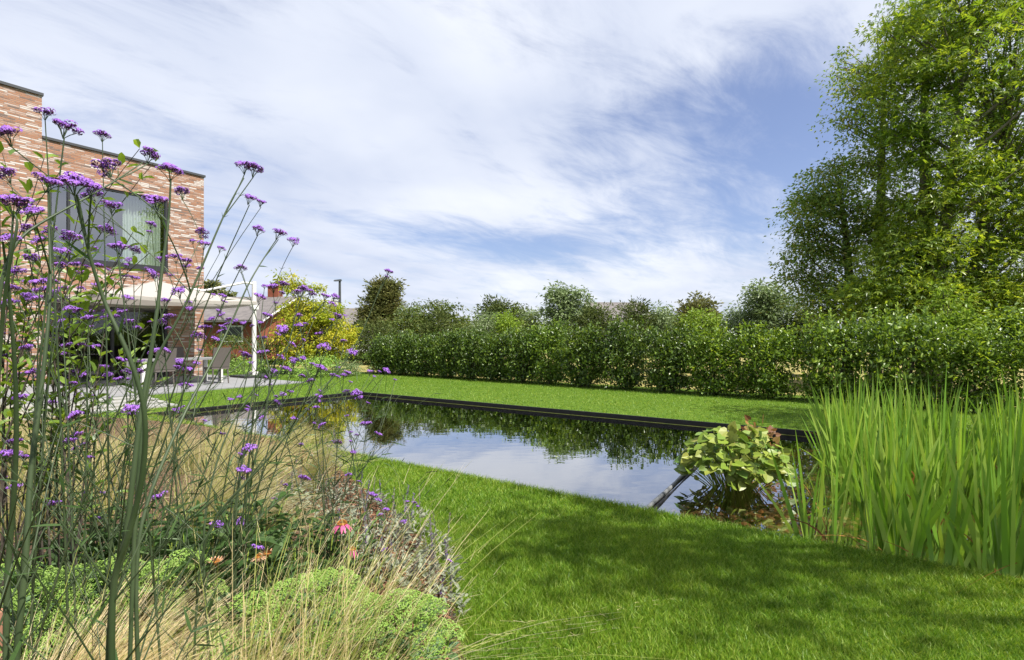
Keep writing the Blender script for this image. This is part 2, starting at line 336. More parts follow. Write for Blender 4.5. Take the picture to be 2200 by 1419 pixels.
def brick_material():
    m = bpy.data.materials.new('long_brick'); m.use_nodes = True; nt = m.node_tree; L = nt.links; b = nt.nodes['Principled BSDF']
    N = nt.nodes.new
    tc = N('ShaderNodeTexCoord'); sp = N('ShaderNodeSeparateXYZ'); L.new(tc.outputs['Object'], sp.inputs[0])
    ad = N('ShaderNodeMath'); ad.operation = 'ADD'; L.new(sp.outputs[0], ad.inputs[0]); L.new(sp.outputs[1], ad.inputs[1])
    cb = N('ShaderNodeCombineXYZ'); L.new(ad.outputs[0], cb.inputs[0]); L.new(sp.outputs[2], cb.inputs[1])
    br = N('ShaderNodeTexBrick'); L.new(cb.outputs[0], br.inputs['Vector']); br.offset = .37; br.offset_frequency = 2; br.squash = 1.3; br.squash_frequency = 3
    br.inputs['Scale'].default_value = 1; br.inputs['Brick Width'].default_value = .24; br.inputs['Row Height'].default_value = .047; br.inputs['Mortar Size'].default_value = .006
    br.inputs['Color1'].default_value = (0, 0, 0, 1); br.inputs['Color2'].default_value = (1, 1, 1, 1); br.inputs['Mortar'].default_value = (.3, .3, .3, 1); br.inputs['Bias'].default_value = 0
    mp = N('ShaderNodeMapping'); L.new(cb.outputs[0], mp.inputs[0]); mp.inputs['Scale'].default_value = (6.5, 24, 1)
    n1 = N('ShaderNodeTexNoise'); L.new(mp.outputs[0], n1.inputs['Vector']); n1.inputs['Scale'].default_value = 1.0; n1.inputs['Detail'].default_value = 4
    av = N('ShaderNodeMix'); av.data_type = 'RGBA'; av.inputs[0].default_value = .38; L.new(br.outputs['Color'], av.inputs[6]); L.new(n1.outputs['Fac'], av.inputs[7])
    r1 = N('ShaderNodeValToRGB'); L.new(av.outputs[2], r1.inputs[0]); e = r1.color_ramp.elements
    for q in range(3): e.new(.5)
    for q, (ps, c) in enumerate([(.20, (.13, .09, .075)), (.32, (.31, .135, .068)), (.52, (.32, .17, .105)), (.64, (.38, .27, .225)), (.78, (.52, .47, .44))]): e[q].position = ps; e[q].color = (*c, 1)
    mo = N('ShaderNodeMix'); mo.data_type = 'RGBA'; L.new(br.outputs['Fac'], mo.inputs[0]); L.new(r1.outputs[0], mo.inputs[6]); mo.inputs[7].default_value = (.19, .155, .14, 1)
    L.new(mo.outputs[2], b.inputs['Base Color']); b.inputs['Roughness'].default_value = .85
    bp = N('ShaderNodeBump'); bp.inputs['Strength'].default_value = .6; bp.inputs['Distance'].default_value = .01; bp.invert = True; L.new(br.outputs['Fac'], bp.inputs['Height']); L.new(bp.outputs[0], b.inputs['Normal'])
    return m
M['brick'] = brick_material()
def glass_material(name, base, gain, tint):
    # mirror share grows towards grazing angles, the same from both sides
    m = bpy.data.materials.new(name); m.use_nodes = True; nt = m.node_tree; L = nt.links; nt.nodes.remove(nt.nodes['Principled BSDF'])
    lw = nt.nodes.new('ShaderNodeLayerWeight'); lw.inputs['Blend'].default_value = .5
    pw = nt.nodes.new('ShaderNodeMath'); pw.operation = 'POWER'; L.new(lw.outputs['Facing'], pw.inputs[0]); pw.inputs[1].default_value = 5
    fa = nt.nodes.new('ShaderNodeMath'); fa.operation = 'MULTIPLY_ADD'; fa.use_clamp = True; L.new(pw.outputs[0], fa.inputs[0]); fa.inputs[1].default_value = gain; fa.inputs[2].default_value = base
    gl = nt.nodes.new('ShaderNodeBsdfGlossy'); gl.inputs['Roughness'].default_value = .0; tr = nt.nodes.new('ShaderNodeBsdfTransparent'); tr.inputs[0].default_value = (*tint, 1)
    ms = nt.nodes.new('ShaderNodeMixShader'); L.new(fa.outputs[0], ms.inputs[0]); L.new(tr.outputs[0], ms.inputs[1]); L.new(gl.outputs[0], ms.inputs[2])
    L.new(ms.outputs[0], nt.nodes['Material Output'].inputs['Surface'])
    return m, lw, gl
M['glass'], _, _ = glass_material('window_glass', .38, .62, (.84, .90, .86))
M['doorglass'], _, _ = glass_material('door_glass', .10, .9, (.5, .52, .53))
def water_material():
    m, fr, gl = glass_material('pond_water', .50, 1.1, (.84, .84, .78)); nt = m.node_tree; L = nt.links
    gl.inputs['Roughness'].default_value = .004
    tc = nt.nodes.new('ShaderNodeTexCoord'); mp = nt.nodes.new('ShaderNodeMapping'); L.new(tc.outputs['Object'], mp.inputs[0])
    mp.inputs['Rotation'].default_value = (0, 0, .2); mp.inputs['Scale'].default_value = (1.0, 2.2, 1)
    t = nt.nodes.new('ShaderNodeTexNoise'); L.new(mp.outputs[0], t.inputs['Vector']); t.inputs['Scale'].default_value = 2.6; t.inputs['Detail'].default_value = 2; t.inputs['Roughness'].default_value = .45
    bp = nt.nodes.new('ShaderNodeBump'); bp.inputs['Strength'].default_value = .03; bp.inputs['Distance'].default_value = .03
    L.new(t.outputs['Fac'], bp.inputs['Height']); L.new(bp.outputs[0], fr.inputs['Normal']); L.new(bp.outputs[0], gl.inputs['Normal'])
    return m
M['water'] = water_material()

# ------------------------------------------------------------------ setting: ground, water, paving
WZ = -0.068                                                    # water level
def poly_has(poly, x, y):
    poly = np.asarray(poly); inside = np.zeros(len(x), bool); j = len(poly) - 1
    for i in range(len(poly)):
        xi, yi = poly[i]; xj, yj = poly[j]
        c = ((yi > y) != (yj > y)) & (x < (xj - xi) * (y - yi) / (yj - yi + 1e-12) + xi); inside ^= c; j = i
    return inside
BED = [G(*p)[:2] for p in [(1012, 1480), (1003, 1380), (985, 1310), (965, 1240), (915, 1165), (845, 1105), (775, 1045), (722, 1000), (660, 968), (560, 940), (430, 915), (300, 902), (120, 893)]]
BED += [np.array([-9.6, 9.2]), np.array([-9.6, -0.5]), np.array([-.25, -.5])]
def uv_of(x, y):
    dx, dy = x - PO[0], y - PO[1]
    return dx * D2[0] + dy * D2[1], dx * D1[0] + dy * D1[1]
def hxy_of(x, y):
    dx, dy = x - HC[0], y - HC[1]
    return dx * D1[0] + dy * D1[1], -(dx * D2[0] + dy * D2[1])
TER = (-11.5, .25, -5.5)                                      # terrace in the house frame: x from, x to, outer y

g = MB()                                                      # one sheet with the pond cut out, reaching the horizon
us = [-900, 0, POND_L, 900]; vs = [-900, 0, POND_W, 900]
for i in range(3):
    for j in range(3):
        if i == 1 and j == 1: continue
        g.add([PW(us[i], vs[j]), PW(us[i + 1], vs[j]), PW(us[i + 1], vs[j + 1]), PW(us[i], vs[j + 1])], [[0, 1, 2, 3]])
tag(g.build('lawn', M['lawn']), kind='structure')
g = MB(); v0 = POND_W + 5.2
g.add([PW(-14, v0, .004), PW(30, v0, .004), PW(30, v0 + 60, .004), PW(-14, v0 + 60, .004)], [[0, 1, 2, 3]])
tag(g.build('field', M['field']), kind='structure')
g = MB(); c = np.mean(BED, 0); n_ = len(BED)
g.add([[*c, .008]] + [[*p, .008] for p in BED], t=[[0, 1 + i, 1 + (i + 1) % n_] for i in range(n_)])
tag(g.build('soil', M['soil']), kind='structure')
g = MB(); g.hbox(TER[0], TER[1], TER[2], 0, -.1, .03)
tag(g.build('terrace', M['paving']), kind='structure')
g = MB()                                                      # pond basin: floor of the swimming zone, shallow shelf, walls
UD = uv_of(*G(1395, 1092, -.1)[:2])[0] + .02                  # where the divider stands
def basin(u0, u1, zf):
    a = [PW(u0, 0, 0), PW(u1, 0, 0), PW(u1, POND_W, 0), PW(u0, POND_W, 0)]; b = [p + np.array([0, 0, zf]) for p in a]
    g.add(np.array(a + b), [[4, 5, 6, 7], [0, 1, 5, 4], [1, 2, 6, 5], [2, 3, 7, 6], [3, 0, 4, 7]])
basin(0, UD, -1.4); basin(UD + .001, POND_L, -.30)
b_ = g.build('pond_bed', M['liner']); tag(b_, kind='structure')
# drop the part of the inner walls that would stand above the water between both zones
for v in b_.data.vertices:
    u_, v__ = uv_of(v.co.x, v.co.y)
    if abs(u_ - UD) < .01 and v.co.z > -.01: v.co.z = -.2
g = MB(); g.add([PW(0.01, .01, WZ), PW(POND_L - .01, .01, WZ), PW(POND_L - .01, POND_W - .01, WZ), PW(.01, POND_W - .01, WZ)], [[0, 1, 2, 3]])
tag(g.build('water', M['water']), kind='structure')

# ------------------------------------------------------------------ pond edging, divider, stones
r = thing('pond_edging', 'black edging rim round the far and left sides of the garden pond', 'pond edging', PW(0, POND_W, 0))
g = MB(); g.hbox(-.0, POND_L, POND_W - .02, POND_W + .02, -.30, .012, PW); g.build('long_rim', M['black'], r)
g = MB(); g.hbox(-.04, 0, -.1, POND_W + .02, -.30, .012, PW); g.build('short_rim', M['black'], r)
g = MB(); g.hbox(.0, POND_L, POND_W - .06, POND_W - .022, -.30, WZ + .005, PW); g.hbox(.002, .04, 0.0, POND_W - .061, -.30, WZ + .005, PW); g.build('algae_ledge', M['algae'], r)
a, b = G(1393, 1096, -.07), G(1484, 1008, -.07); dv = unit(b - a)
r = thing('pond_divider', 'grey tube lying across the pond between open water and the plant zone', 'pond divider', (a[0], a[1], -.1))
g = MB(); pts = [a - dv * .25 + dv * t * 4.6 / 12 for t in range(13)]; pts = [p * [1, 1, 0] + [0, 0, WZ + .012 + .008 * math.sin(i * 1.7)] for i, p in enumerate(pts)]
g.tube(pts, .017, 10); g.build('tube', M['pipe'], r, smooth=True)
g = MB(); sd = np.array([dv[1], -dv[0], 0]); g.tube([p + sd * .042 + [0, 0, -.014] for p in pts], .013, 6); g.build('cord', M['black'], r, smooth=True)

rng = np.random.default_rng(5)
def stones(mb, pos, sx, sy, sz, rng):
    n = len(pos); base = np.array([[1, 0, 0], [-1, 0, 0], [0, 1, 0], [0, -1, 0], [0, 0, 1], [0, 0, -1], [.7, .7, .35], [-.7, .7, .3], [-.7, -.7, .35], [.7, -.7, .3]])
    base = base[:6]; tri = [[0, 2, 4], [2, 1, 4], [1, 3, 4], [3, 0, 4], [2, 0, 5], [1, 2, 5], [3, 1, 5], [0, 3, 5]]
    a = rng.uniform(0, 6.28, n); v = base[None] * np.stack([sx, sy, sz], 1)[:, None] * rng.uniform(.7, 1.25, (n, 6, 1))
    x = v[..., 0] * np.cos(a)[:, None] - v[..., 1] * np.sin(a)[:, None]; y = v[..., 0] * np.sin(a)[:, None] + v[..., 1] * np.cos(a)[:, None]
    v = np.stack([x, y, v[..., 2]], -1) + pos[:, None]
    mb.add(v.reshape(-1, 3), t=(np.array(tri)[None] + np.arange(n)[:, None, None] * 6).reshape(-1, 3))
n = 9000; uu = rng.uniform(UD + .05, POND_L - 1, n); vv = rng.uniform(.05, POND_W - .1, n)
pos = PO[None] + uu[:, None] * D2 + vv[:, None] * D1; pos = np.concatenate([pos, np.full((n, 1), -.285) + rng.uniform(0, .07, (n, 1))], 1)
g = MB(); stones(g, pos, rng.uniform(.025, .06, n), rng.uniform(.02, .045, n), rng.uniform(.012, .025, n), rng)
tag(g.build('pond_stones', M['gravel']), 'rust brown flat stones lying under the shallow water of the plant zone', 'stones', kind='stuff')

# ------------------------------------------------------------------ lawn grass
def lawn_points(n, x0, x1, y0, y1, rng):
    x = rng.uniform(x0, x1, n); y = rng.uniform(y0, y1, n); return x, y
def on_lawn(x, y, rim=0.0):
    u, v = uv_of(x, y); ok = ~((u > -.065 + rim) & (u < POND_L + .1) & (v > .0 - rim) & (v < POND_W + .045))
    ok &= ~poly_has(BED, x, y)
    hx, hy = hxy_of(x, y); ok &= ~((hx > TER[0]) & (hx < TER[1]) & (hy > TER[2]) & (hy < .1))
    for k in range(4):
        ok &= ~((hx > SL[k][0]) & (hx < SL[k][1]) & (hy < SL[k][2]) & (hy > SL[k][3]))
    ok &= (v < POND_W + 5.3)
    return ok
SL = [(-7.9, -4.0 - .1 * k, TER[2] - .32 - .66 * k, TER[2] - .70 - .66 * k) for k in range(4)]
rng = np.random.default_rng(11)
def grass(mb, x, y, h, w, rng, segs=2):
    n = len(x); a = rng.uniform(0, 2 * math.pi, n); lean = rng.uniform(.1, .75, n)
    d = np.stack([np.cos(a) * lean, np.sin(a) * lean, np.ones(n)], 1)
    bend = np.stack([np.cos(a), np.sin(a), -np.full(n, .3)], 1) * rng.uniform(.0, .5, n)[:, None]
    ribbons(mb, np.stack([x, y, np.zeros(n)], 1), d, h, w, bend, segs, rng=rng)
g = MB()
def scatter(cnt, x0, x1, y0, y1, hr, wr, segs=2, keep=None):
    x, y = lawn_points(cnt, x0, x1, y0, y1, rng); ok = on_lawn(x, y) & (np.abs(x) < y * 1.12 + .6)
    if keep is not None: ok &= keep(x, y)
    x, y = x[ok], y[ok]; k = len(x)
    # longer and shorter tufts where the mower rode up and down a little
    t = .5 + .5 * np.sin(x * 2.1 + np.sin(y * 3.3)) * np.sin(y * 2.7 + x)
    grass(g, x, y, rng.uniform(*hr, k) * (.8 + .4 * t), rng.uniform(*wr, k), rng, segs)
scatter(300000, -1.2, 4.6, 1.8, 3.7, (.022, .046), (.0022, .0040))
scatter(200000, -2.6, 5.0, 3.7, 6.6, (.024, .046), (.0032, .006))
scatter(150000, -7.5, 11.5, 6.2, 19.5, (.022, .042), (.007, .012), 1)
# uncut fringe hanging over the pond's near edge and the bed edge
nu = 14000; uu = rng.uniform(.2, 12, nu); vv = -np.abs(rng.normal(0, .06, nu)); p = PO[None] + uu[:, None] * D2 + vv[:, None] * D1
ok = ~poly_has(BED, p[:, 0], p[:, 1]); p = p[ok]; grass(g, p[:, 0], p[:, 1], rng.uniform(.03, .07, len(p)), rng.uniform(.003, .005, len(p)), rng)
be = np.array(BED[:12]); nb = 9000; k = rng.integers(0, 11, nb); tt = rng.uniform(0, 1, nb)[:, None]
p = be[k] * (1 - tt) + be[k + 1] * tt + rng.normal(0, .025, (nb, 2)) + [.02, 0]; grass(g, p[:, 0], p[:, 1], rng.uniform(.03, .06, nb), rng.uniform(.0025, .004, nb), rng)
tag(g.build('lawn_grass', M['blade']), 'short mown green grass of the lawn round the pond', 'grass', kind='stuff')
# bark mulch along the bed's edge
nb = 9000; k = rng.integers(0, 9, nb); tt = rng.uniform(0, 1, nb)[:, None]
p = be[k] * (1 - tt) + be[k + 1] * tt + np.array([-1, -.15]) * np.abs(rng.normal(.0, .35, (nb, 1))) - [.05, 0]
g = MB(); ax = rng.uniform(0, 6.28, nb); d = np.stack([np.cos(ax), np.sin(ax), rng.uniform(-.25, .35, nb)], 1)
leaves(g, np.concatenate([p, rng.uniform(.015, .045, (nb, 1))], 1), d, np.stack([rng.normal(0, .4, nb), rng.normal(0, .4, nb), np.ones(nb)], 1), rng.uniform(.02, .05, nb), rng.uniform(.008, .018, nb))
tag(g.build('bark_mulch', M['mulch']), 'reddish brown bark mulch along the curved edge of the flower bed', 'mulch', kind='stuff')

# ------------------------------------------------------------------ stepping slabs
SLL = ['pale concrete stepping slab in the grass nearest the terrace', 'pale stepping slab second from the terrace in the grass',
       'pale stepping slab second from the pond rim in the grass', 'pale stepping slab in the grass nearest the black pond rim']
for k, s in enumerate(SL):
    g = MB(); g.hbox(s[0], s[1], s[3], s[2], -.06, .035)
    tag(g.build('stepping_slab', M['slab']), SLL[k], 'stepping slab', 'stepping slabs between terrace and pond')

# ------------------------------------------------------------------ house
def house():
    r = thing('brick_house', 'modern flat roofed house of long orange and whitish bricks', 'house', HW(0, 0))
    WX0, WX1, WZ0, WZ1 = -4.17, -1.13, 3.60, 5.90
    DX0, DX1, DZ1 = -4.22, -1.13, 2.55
    H1, H2, XS = 6.93, 8.12, -4.33
    # the wall as blocks round the openings, 0.3 thick, butted end to end
    g = MB()
    T = .30
    g.hbox(DX1, 0, 0, T, 0, H1); g.hbox(XS, DX0, 0, T, 0, DZ1); g.hbox(XS, DX1, 0, T, DZ1, WZ0)
    g.hbox(XS, WX0, 0, T, WZ0, WZ1); g.hbox(XS, DX1, 0, T, WZ1, H1)
    g.hbox(-13, XS, 0, T, 0, H2)
    g.hbox(-.3, 0, T, 9, 0, H1); g.hbox(-13, 0, 9, 9.3, 0, H1); g.hbox(-13, -12.7, T, 9, 0, H2); g.hbox(XS - .3, XS, T, 9, H1, H2)
    wall = g.build('wall', M['brick'], r)
    # Object coordinates of the wall turned into the wall's own directions
    wall.rotation_euler = (0, 0, TH); me = wall.data; co = np.empty(len(me.vertices) * 3, np.float32); me.vertices.foreach_get('co', co); co = co.reshape(-1, 3)
    ca, sa = math.cos(-TH), math.sin(-TH); co = np.stack([co[:, 0] * ca - co[:, 1] * sa, co[:, 0] * sa + co[:, 1] * ca, co[:, 2]], 1); me.vertices.foreach_set('co', co.astype(np.float32).ravel()); me.update()
    g = MB(); g.hbox(XS + .302, -.302, T + .002, 8.99, H1 - .3, H1 - .12); g.hbox(-12.69, XS - .302, T + .002, 8.99, H2 - .3, H2 - .12); g.build('roof', M['coping'], r)
    g = MB(); g.hbox(XS + .003, .04, -.045, T + .04, H1 + .001, H1 + .07); g.hbox(-.34, .04, T + .041, 9.3, H1 + .001, H1 + .07)
    g.hbox(-13, XS + .03, -.045, T + .04, H2 + .001, H2 + .075); g.build('roof_coping', M['coping'], r)
    def opening(name, x0, x1, z0, z1, fw, glass, mull):
        g = MB(); y0, y1 = .03, .13
        g.hbox(x0, x1, y0, y1, z1 - fw, z1); g.hbox(x0, x1, y0, y1, z0, z0 + fw * 1.2); g.hbox(x0, x0 + fw, y0, y1, z0 + fw * 1.2, z1 - fw); g.hbox(x1 - fw, x1, y0, y1, z0 + fw * 1.2, z1 - fw)
        for m_ in mull: g.hbox(m_ - fw * .5, m_ + fw * .5, y0, y1, z0 + fw * 1.2, z1 - fw)
        f = g.build(name, M['frame'], r)
        g = MB(); g.add([HW(x0 + fw, .09, z0 + fw), HW(x1 - fw, .09, z0 + fw), HW(x1 - fw, .09, z1 - fw), HW(x0 + fw, .09, z1 - fw)], [[0, 1, 2, 3]])
        g.build('pane', glass, f)
        return f
    w = opening('window', WX0, WX1, WZ0, WZ1, .06, M['glass'], [-3.72])
    g = MB(); g.hbox(WX0, WX1, -.04, .028, WZ0 - .10, WZ0 + .04); g.build('sill', M['frame'], w)
    d = opening('patio_door', DX0, DX1, .03, DZ1, .07, M['doorglass'], [-2.65])
    # rooms behind the glass
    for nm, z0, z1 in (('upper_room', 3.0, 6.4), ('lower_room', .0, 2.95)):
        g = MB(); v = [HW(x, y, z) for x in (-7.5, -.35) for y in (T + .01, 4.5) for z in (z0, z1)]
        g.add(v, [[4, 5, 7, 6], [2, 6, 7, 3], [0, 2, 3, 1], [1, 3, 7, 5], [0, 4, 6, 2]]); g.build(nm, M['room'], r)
    return r
house()
# curtain hung behind the upper window
g = MB(); xs = np.linspace(-2.28, -1.2, 90); yy = .36 + .05 * np.sin(np.arange(90) * .95) + .018 * np.sin(np.arange(90) * .37)
v = [HW(x, y, z) for x, y in zip(xs, yy) for z in (3.55, 4.7, 5.95)]
g.add(v, [[i * 3 + k, i * 3 + 3 + k, i * 3 + 4 + k, i * 3 + 1 + k] for i in range(89) for k in range(2)])
tag(g.build('curtain', M['curtain'], smooth=True), 'white pleated curtain hanging behind the upstairs window of the brick house', 'curtain')

# ------------------------------------------------------------------ parasol
def parasol():
    mx, my = hxy_of(*G(546, 812)[:2]); ms = HW(mx, my)
    r = thing('cantilever_parasol', 'large off white cantilever parasol on a white post beside the house', 'parasol', HW(mx, my, .03))
    g = MB(); g.hbox(mx - .55, mx + .55, my - .5, my + .5, .032, .10); g.build('base', M['dark'], r)
    g = MB(); g.hbox(mx - .12, mx + .12, my - .12, my + .12, .102, .2); g.tube([HW(mx, my, .2), HW(mx, my, 3.2)], .07, 24); g.build('pole', M['white'], r, smooth=False)
    cx, cy, zp, ze, hf = mx - 2.75, my + .35, 3.0, 2.42, 1.95
    g = MB(); g.tube([HW(mx, my, 3.12), HW(mx - .35, my, 3.13), HW(cx + 1.3, cy, zp - .20), HW(cx + .9, cy, zp - .16)], .035, 8); g.build('arm', M['white'], r)
    g = MB(); g.tube([HW(mx - .02, my, 2.35), HW(mx - .5, my, 2.5), HW(cx + .25, cy, zp - .12)], .03, 8); g.box(HW(mx, my, 2.35), (.2, .2, .16), TH); g.build('strut', M['white'], r)
    # canopy: shallow pyramid that sags between its ribs, with a small drop all round
    g = MB(); nu = 12; P0 = HW(cx, cy, zp); cor = [HW(cx + a * hf, cy + b * hf, ze) for a, b in ((1, 1), (1, -1), (-1, -1), (-1, 1))]
    V = []; Q = []; T = []
    ring = 10
    for k in range(4):
        A, B = cor[k], cor[(k + 1) % 4]; o = len(V)
        for i in range(ring + 1):
            s = i / ring
            for j in range(nu + 1):
                t = j / nu; p = P0 * (1 - s) + (A * (1 - t) + B * t) * s
                p[2] += -.05 * math.sin(math.pi * s) - .06 * s * math.sin(math.pi * t)
                V.append(p)
        for i in range(ring):
            for j in range(nu): a_ = o + i * (nu + 1) + j; Q.append([a_, a_ + 1, a_ + nu + 2, a_ + nu + 1])
        o2 = len(V)
        for j in range(nu + 1): V.append(V[o + ring * (nu + 1) + j] - np.array([0, 0, .09]))
        for j in range(nu): a_ = o + ring * (nu + 1) + j; Q.append([a_, a_ + 1, o2 + j + 1, o2 + j])
    g.add(V, Q); g.build('canopy', M['canvas'], r, smooth=False)
    for k in range(4):
        g = MB(); g.tube([P0 - [0, 0, .06], (P0 + cor[k]) / 2 - [0, 0, .075], cor[k] - [0, 0, .05]], .018, 6); g.build('rib', M['white'], r)
        m_ = (cor[k] + cor[(k + 1) % 4]) / 2
        g = MB(); g.tube([P0 - [0, 0, .06], (P0 + m_) / 2 - [0, 0, .10], m_ - [0, 0, .11]], .016, 6); g.build('rib', M['white'], r)
    g = MB(); g.tube([P0 + [0, 0, .13], P0 - [0, 0, .30]], .05, 10); g.build('hub', M['white'], r)
parasol()

# ------------------------------------------------------------------ table and chairs on the terrace
def table():
    x, y = hxy_of(*G(402, 826)[:2])
    r = thing('patio_table', 'white patio table standing on the terrace in front of the brick house', 'table', HW(x, y, .03))
    g = MB(); g.hbox(x - 1.3, x + .75, y - .5, y + .5, .70, .75); g.build('tabletop', M['paving'], r)
    for a, b in ((-1.25, -.45), (-1.25, .45), (.7, -.45), (.7, .45)):
        g = MB(); g.hbox(x + a - .05, x + a + .05, y + b - .05, y + b + .05, .032, .698); g.build('leg', M['white'], r)
    return x, y
tx, ty = table()
def chair(x, y, face, label, proto=None):
    if proto is not None: return dup(proto, HW(x, y, .03), face, label=label)
    r = thing('patio_chair', label, 'chair', (0, 0, 0), 'taupe chairs round the patio table')
    g = MB(); g.box((0, 0, .44), (.48, .46, .06)); g.build('seat', M['taupe'], r, local=True)
    g = MB(); v = np.array([[-.24, .20, .47], [.24, .20, .47], [-.24, .30, 1.02], [.24, .30, 1.02], [-.24, .24, .47], [.24, .24, .47], [-.24, .335, 1.02], [.24, .335, 1.02]])
    g.add(v, [[0, 1, 3, 2], [4, 6, 7, 5], [0, 2, 6, 4], [1, 5, 7, 3], [2, 3, 7, 6], [0, 4, 5, 1]]); g.build('backrest', M['taupe'], r, local=True)
    for a in (-.2, .2):
        for b in (-.2, .2):
            g = MB(); g.tube([(a, b, .41), (a * 1.08, b * 1.15, .0)], (.022, .016), 6); g.build('leg', M['taupe'], r, local=True)
    r.location = [float(q) for q in HW(x, y, .03)]; r.rotation_euler = (0, 0, face)
    return r
c0 = chair(tx + .45, ty - .75, TH + math.pi, 'taupe chair right of its twin, with its back to the pond')
chair(tx - .95, ty - .72, TH + math.pi, 'taupe chair furthest left at the patio table, its back to the pond', c0)
chair(tx + .1, ty + .72, TH, 'taupe chair between the patio table and the brick wall', c0)

# ------------------------------------------------------------------ neighbours' houses, lamp
def gable_house(name, label, cx, cy, rot, L, Wd, he, hr, chim=None, wallm='redbrick', windows=()):
    r = thing(name, label, 'house', (cx, cy, 0))
    def T(x, y, z): return np.array([cx + x * math.cos(rot) - y * math.sin(rot), cy + x * math.sin(rot) + y * math.cos(rot), z])
    g = MB(); a, b = L / 2, Wd / 2
    v = [T(-a, -b, 0), T(a, -b, 0), T(a, b, 0), T(-a, b, 0), T(-a, -b, he), T(a, -b, he), T(a, b, he), T(-a, b, he), T(-a, 0, hr), T(a, 0, hr)]
    g.add(v, [[0, 1, 5, 4], [1, 2, 6, 5], [2, 3, 7, 6], [3, 0, 4, 7]], [[4, 8, 7], [5, 6, 9]]); g.build('wall', M[wallm], r)
    g = MB(); e = .4; dz = (hr - he) / b * e
    for s in (-1, 1):
        lo = [T(-a - .3, s * (b + e), he - dz), T(a + .3, s * (b + e), he - dz), T(a + .3, 0, hr + .03), T(-a - .3, 0, hr + .03)]
        up = [p + np.array([0, 0, .14]) for p in lo]
        g.add(np.array(lo + up), [[0, 1, 2, 3], [4, 5, 6, 7], [0, 1, 5, 4], [1, 2, 6, 5], [3, 0, 4, 7]])
    rf = g.build('roof', M['rooftile'], r)
    for q in (-1, 1):
        g = MB(); g.tube([T(q * (a + .34), -(b + e), he - dz + .05), T(q * (a + .34), 0, hr + .10), T(q * (a + .34), b + e, he - dz + .05)], .07, 4); g.build('verge_board', M['white'], rf)
    for x in chim or ():
        g = MB(); g.box(T(x, .2, hr + .2), (.75, .6, 1.3), rot); g.box(T(x, .2, hr + .90), (.85, .7, .1), rot); ch = g.build('chimney', M[wallm], rf)
        g = MB(); g.box(T(x, .2, hr + 1.1), (.5, .4, .08), rot); [g.box(T(x + dx, .2, hr + 1.0), (.05, .05, .14), rot) for dx in (-.2, .2)]; g.build('cowl', M['dark'], ch)
    for (x, z, w, h) in windows:
        g = MB(); g.box(T(x, -b - .02, z), (w, .08, h), rot); wn = g.build('window', M['white'], r)
        g = MB(); g.box(T(x, -b - .05, z), (w - .2, .05, h - .2), rot); g.build('pane', M['frame'], wn)
    return r
c = P(545, 728, 33)
gable_house('brick_bungalow', 'red brick bungalow with dark roof and chimney behind the parasol post', c[0] - 2.6, c[1] + 3, -.08, 8.0, 8, 2.45, 4.0, (2.6,), windows=((-3, 1.5, 1.6, 1.1), (-.6, 1.6, 1.2, 1.0), (2.2, 1.6, 1.4, 1.0)))
c = P(720, 728, 48); gable_house('neighbour_house', 'low house with dark roof behind the golden tree and street lamp', c[0], c[1] + 3, .12, 7, 8, 2.0, 4.1, (-1.0,), wallm='white')
c = P(757, 728, 60); gable_house('neighbour_house', 'distant house with white edged gable left of the olive conifer', c[0], c[1] + 2, 1.35, 9, 6, 2.6, 4.6, wallm='white')
c = P(1335, 728, 42); gable_house('neighbour_house', 'house with grey roof showing above the hedge between clipped conifers', c[0], c[1] + 3, .10, 4.4, 7, 2.4, 4.25, wallm='white')
p = P(730, 728, 38)
r = thing('street_lamp', 'slim grey street lamp with flat head behind the golden tree', 'street lamp', (p[0], p[1], 0))
g = MB(); g.tube([(p[0], p[1], 0), (p[0], p[1], 3), (p[0], p[1], 5.5)], (.13, .11, .08), 8); g.build('pole', M['steel'], r)
g = MB(); v = np.array([[.12, -.13, 0], [-.42, -.16, -.02], [-.42, .16, -.02], [.12, .13, 0], [.10, -.1, .12], [-.36, -.1, .07], [-.36, .1, .07], [.10, .1, .12]]) + [p[0], p[1], 5.48]
g.add(v, [[0, 1, 2, 3], [4, 7, 6, 5], [0, 4, 5, 1], [1, 5, 6, 2], [2, 6, 7, 3], [3, 7, 4, 0]]); g.build('lamp_head', M['steel'], r)

# ------------------------------------------------------------------ trees and shrubs
def crown_pts(rng, blobs, per_clump, spread, hollow=.55, zf=.62):
    """leaf clumps spread through a union of ellipsoids, denser towards the outside"""
    cl = []
    for (cx, cy, cz, rx, ry, rz, k) in blobs:
        d = unit(rng.normal(0, 1, (k, 3))); rad = rng.uniform(hollow ** 3, 1, k) ** (1 / 3) * rng.uniform(.82, 1.12, k)
        cl.append(np.array([cx, cy, cz]) + d * rad[:, None] * [rx, ry, rz])
    cl = np.concatenate(cl)
    sz = spread * rng.uniform(.6, 1.35, len(cl))
    rep = np.repeat(np.arange(len(cl)), per_clump)
    off = rng.normal(0, 1, (len(rep), 3)) * [1, 1, zf] * sz[rep][:, None] * .6
    if zf < .6: off[:, 2] -= .28 * (off[:, 0] ** 2 + off[:, 1] ** 2) / sz[rep]      # boughs hang at their ends
    return cl, cl[rep] + off, off
def leafy(mb, rng, pts, off, L, tpl='diamond', wr=.55, droop=.25, flat=.7):
    n = len(pts); d = unit(off * [1, 1, .4] + rng.normal(0, .06, (n, 3)) + 1e-6); d[:, 2] -= droop; d += rng.normal(0, .45, (n, 3))
    nr = rng.normal(0, 1 - flat, (n, 3)) * 1.6 + [0, 0, 1] * np.ones((n, 1)) * flat
    l = L * rng.uniform(.65, 1.3, n); leaves(mb, pts, d, nr, l, l * wr, tpl)
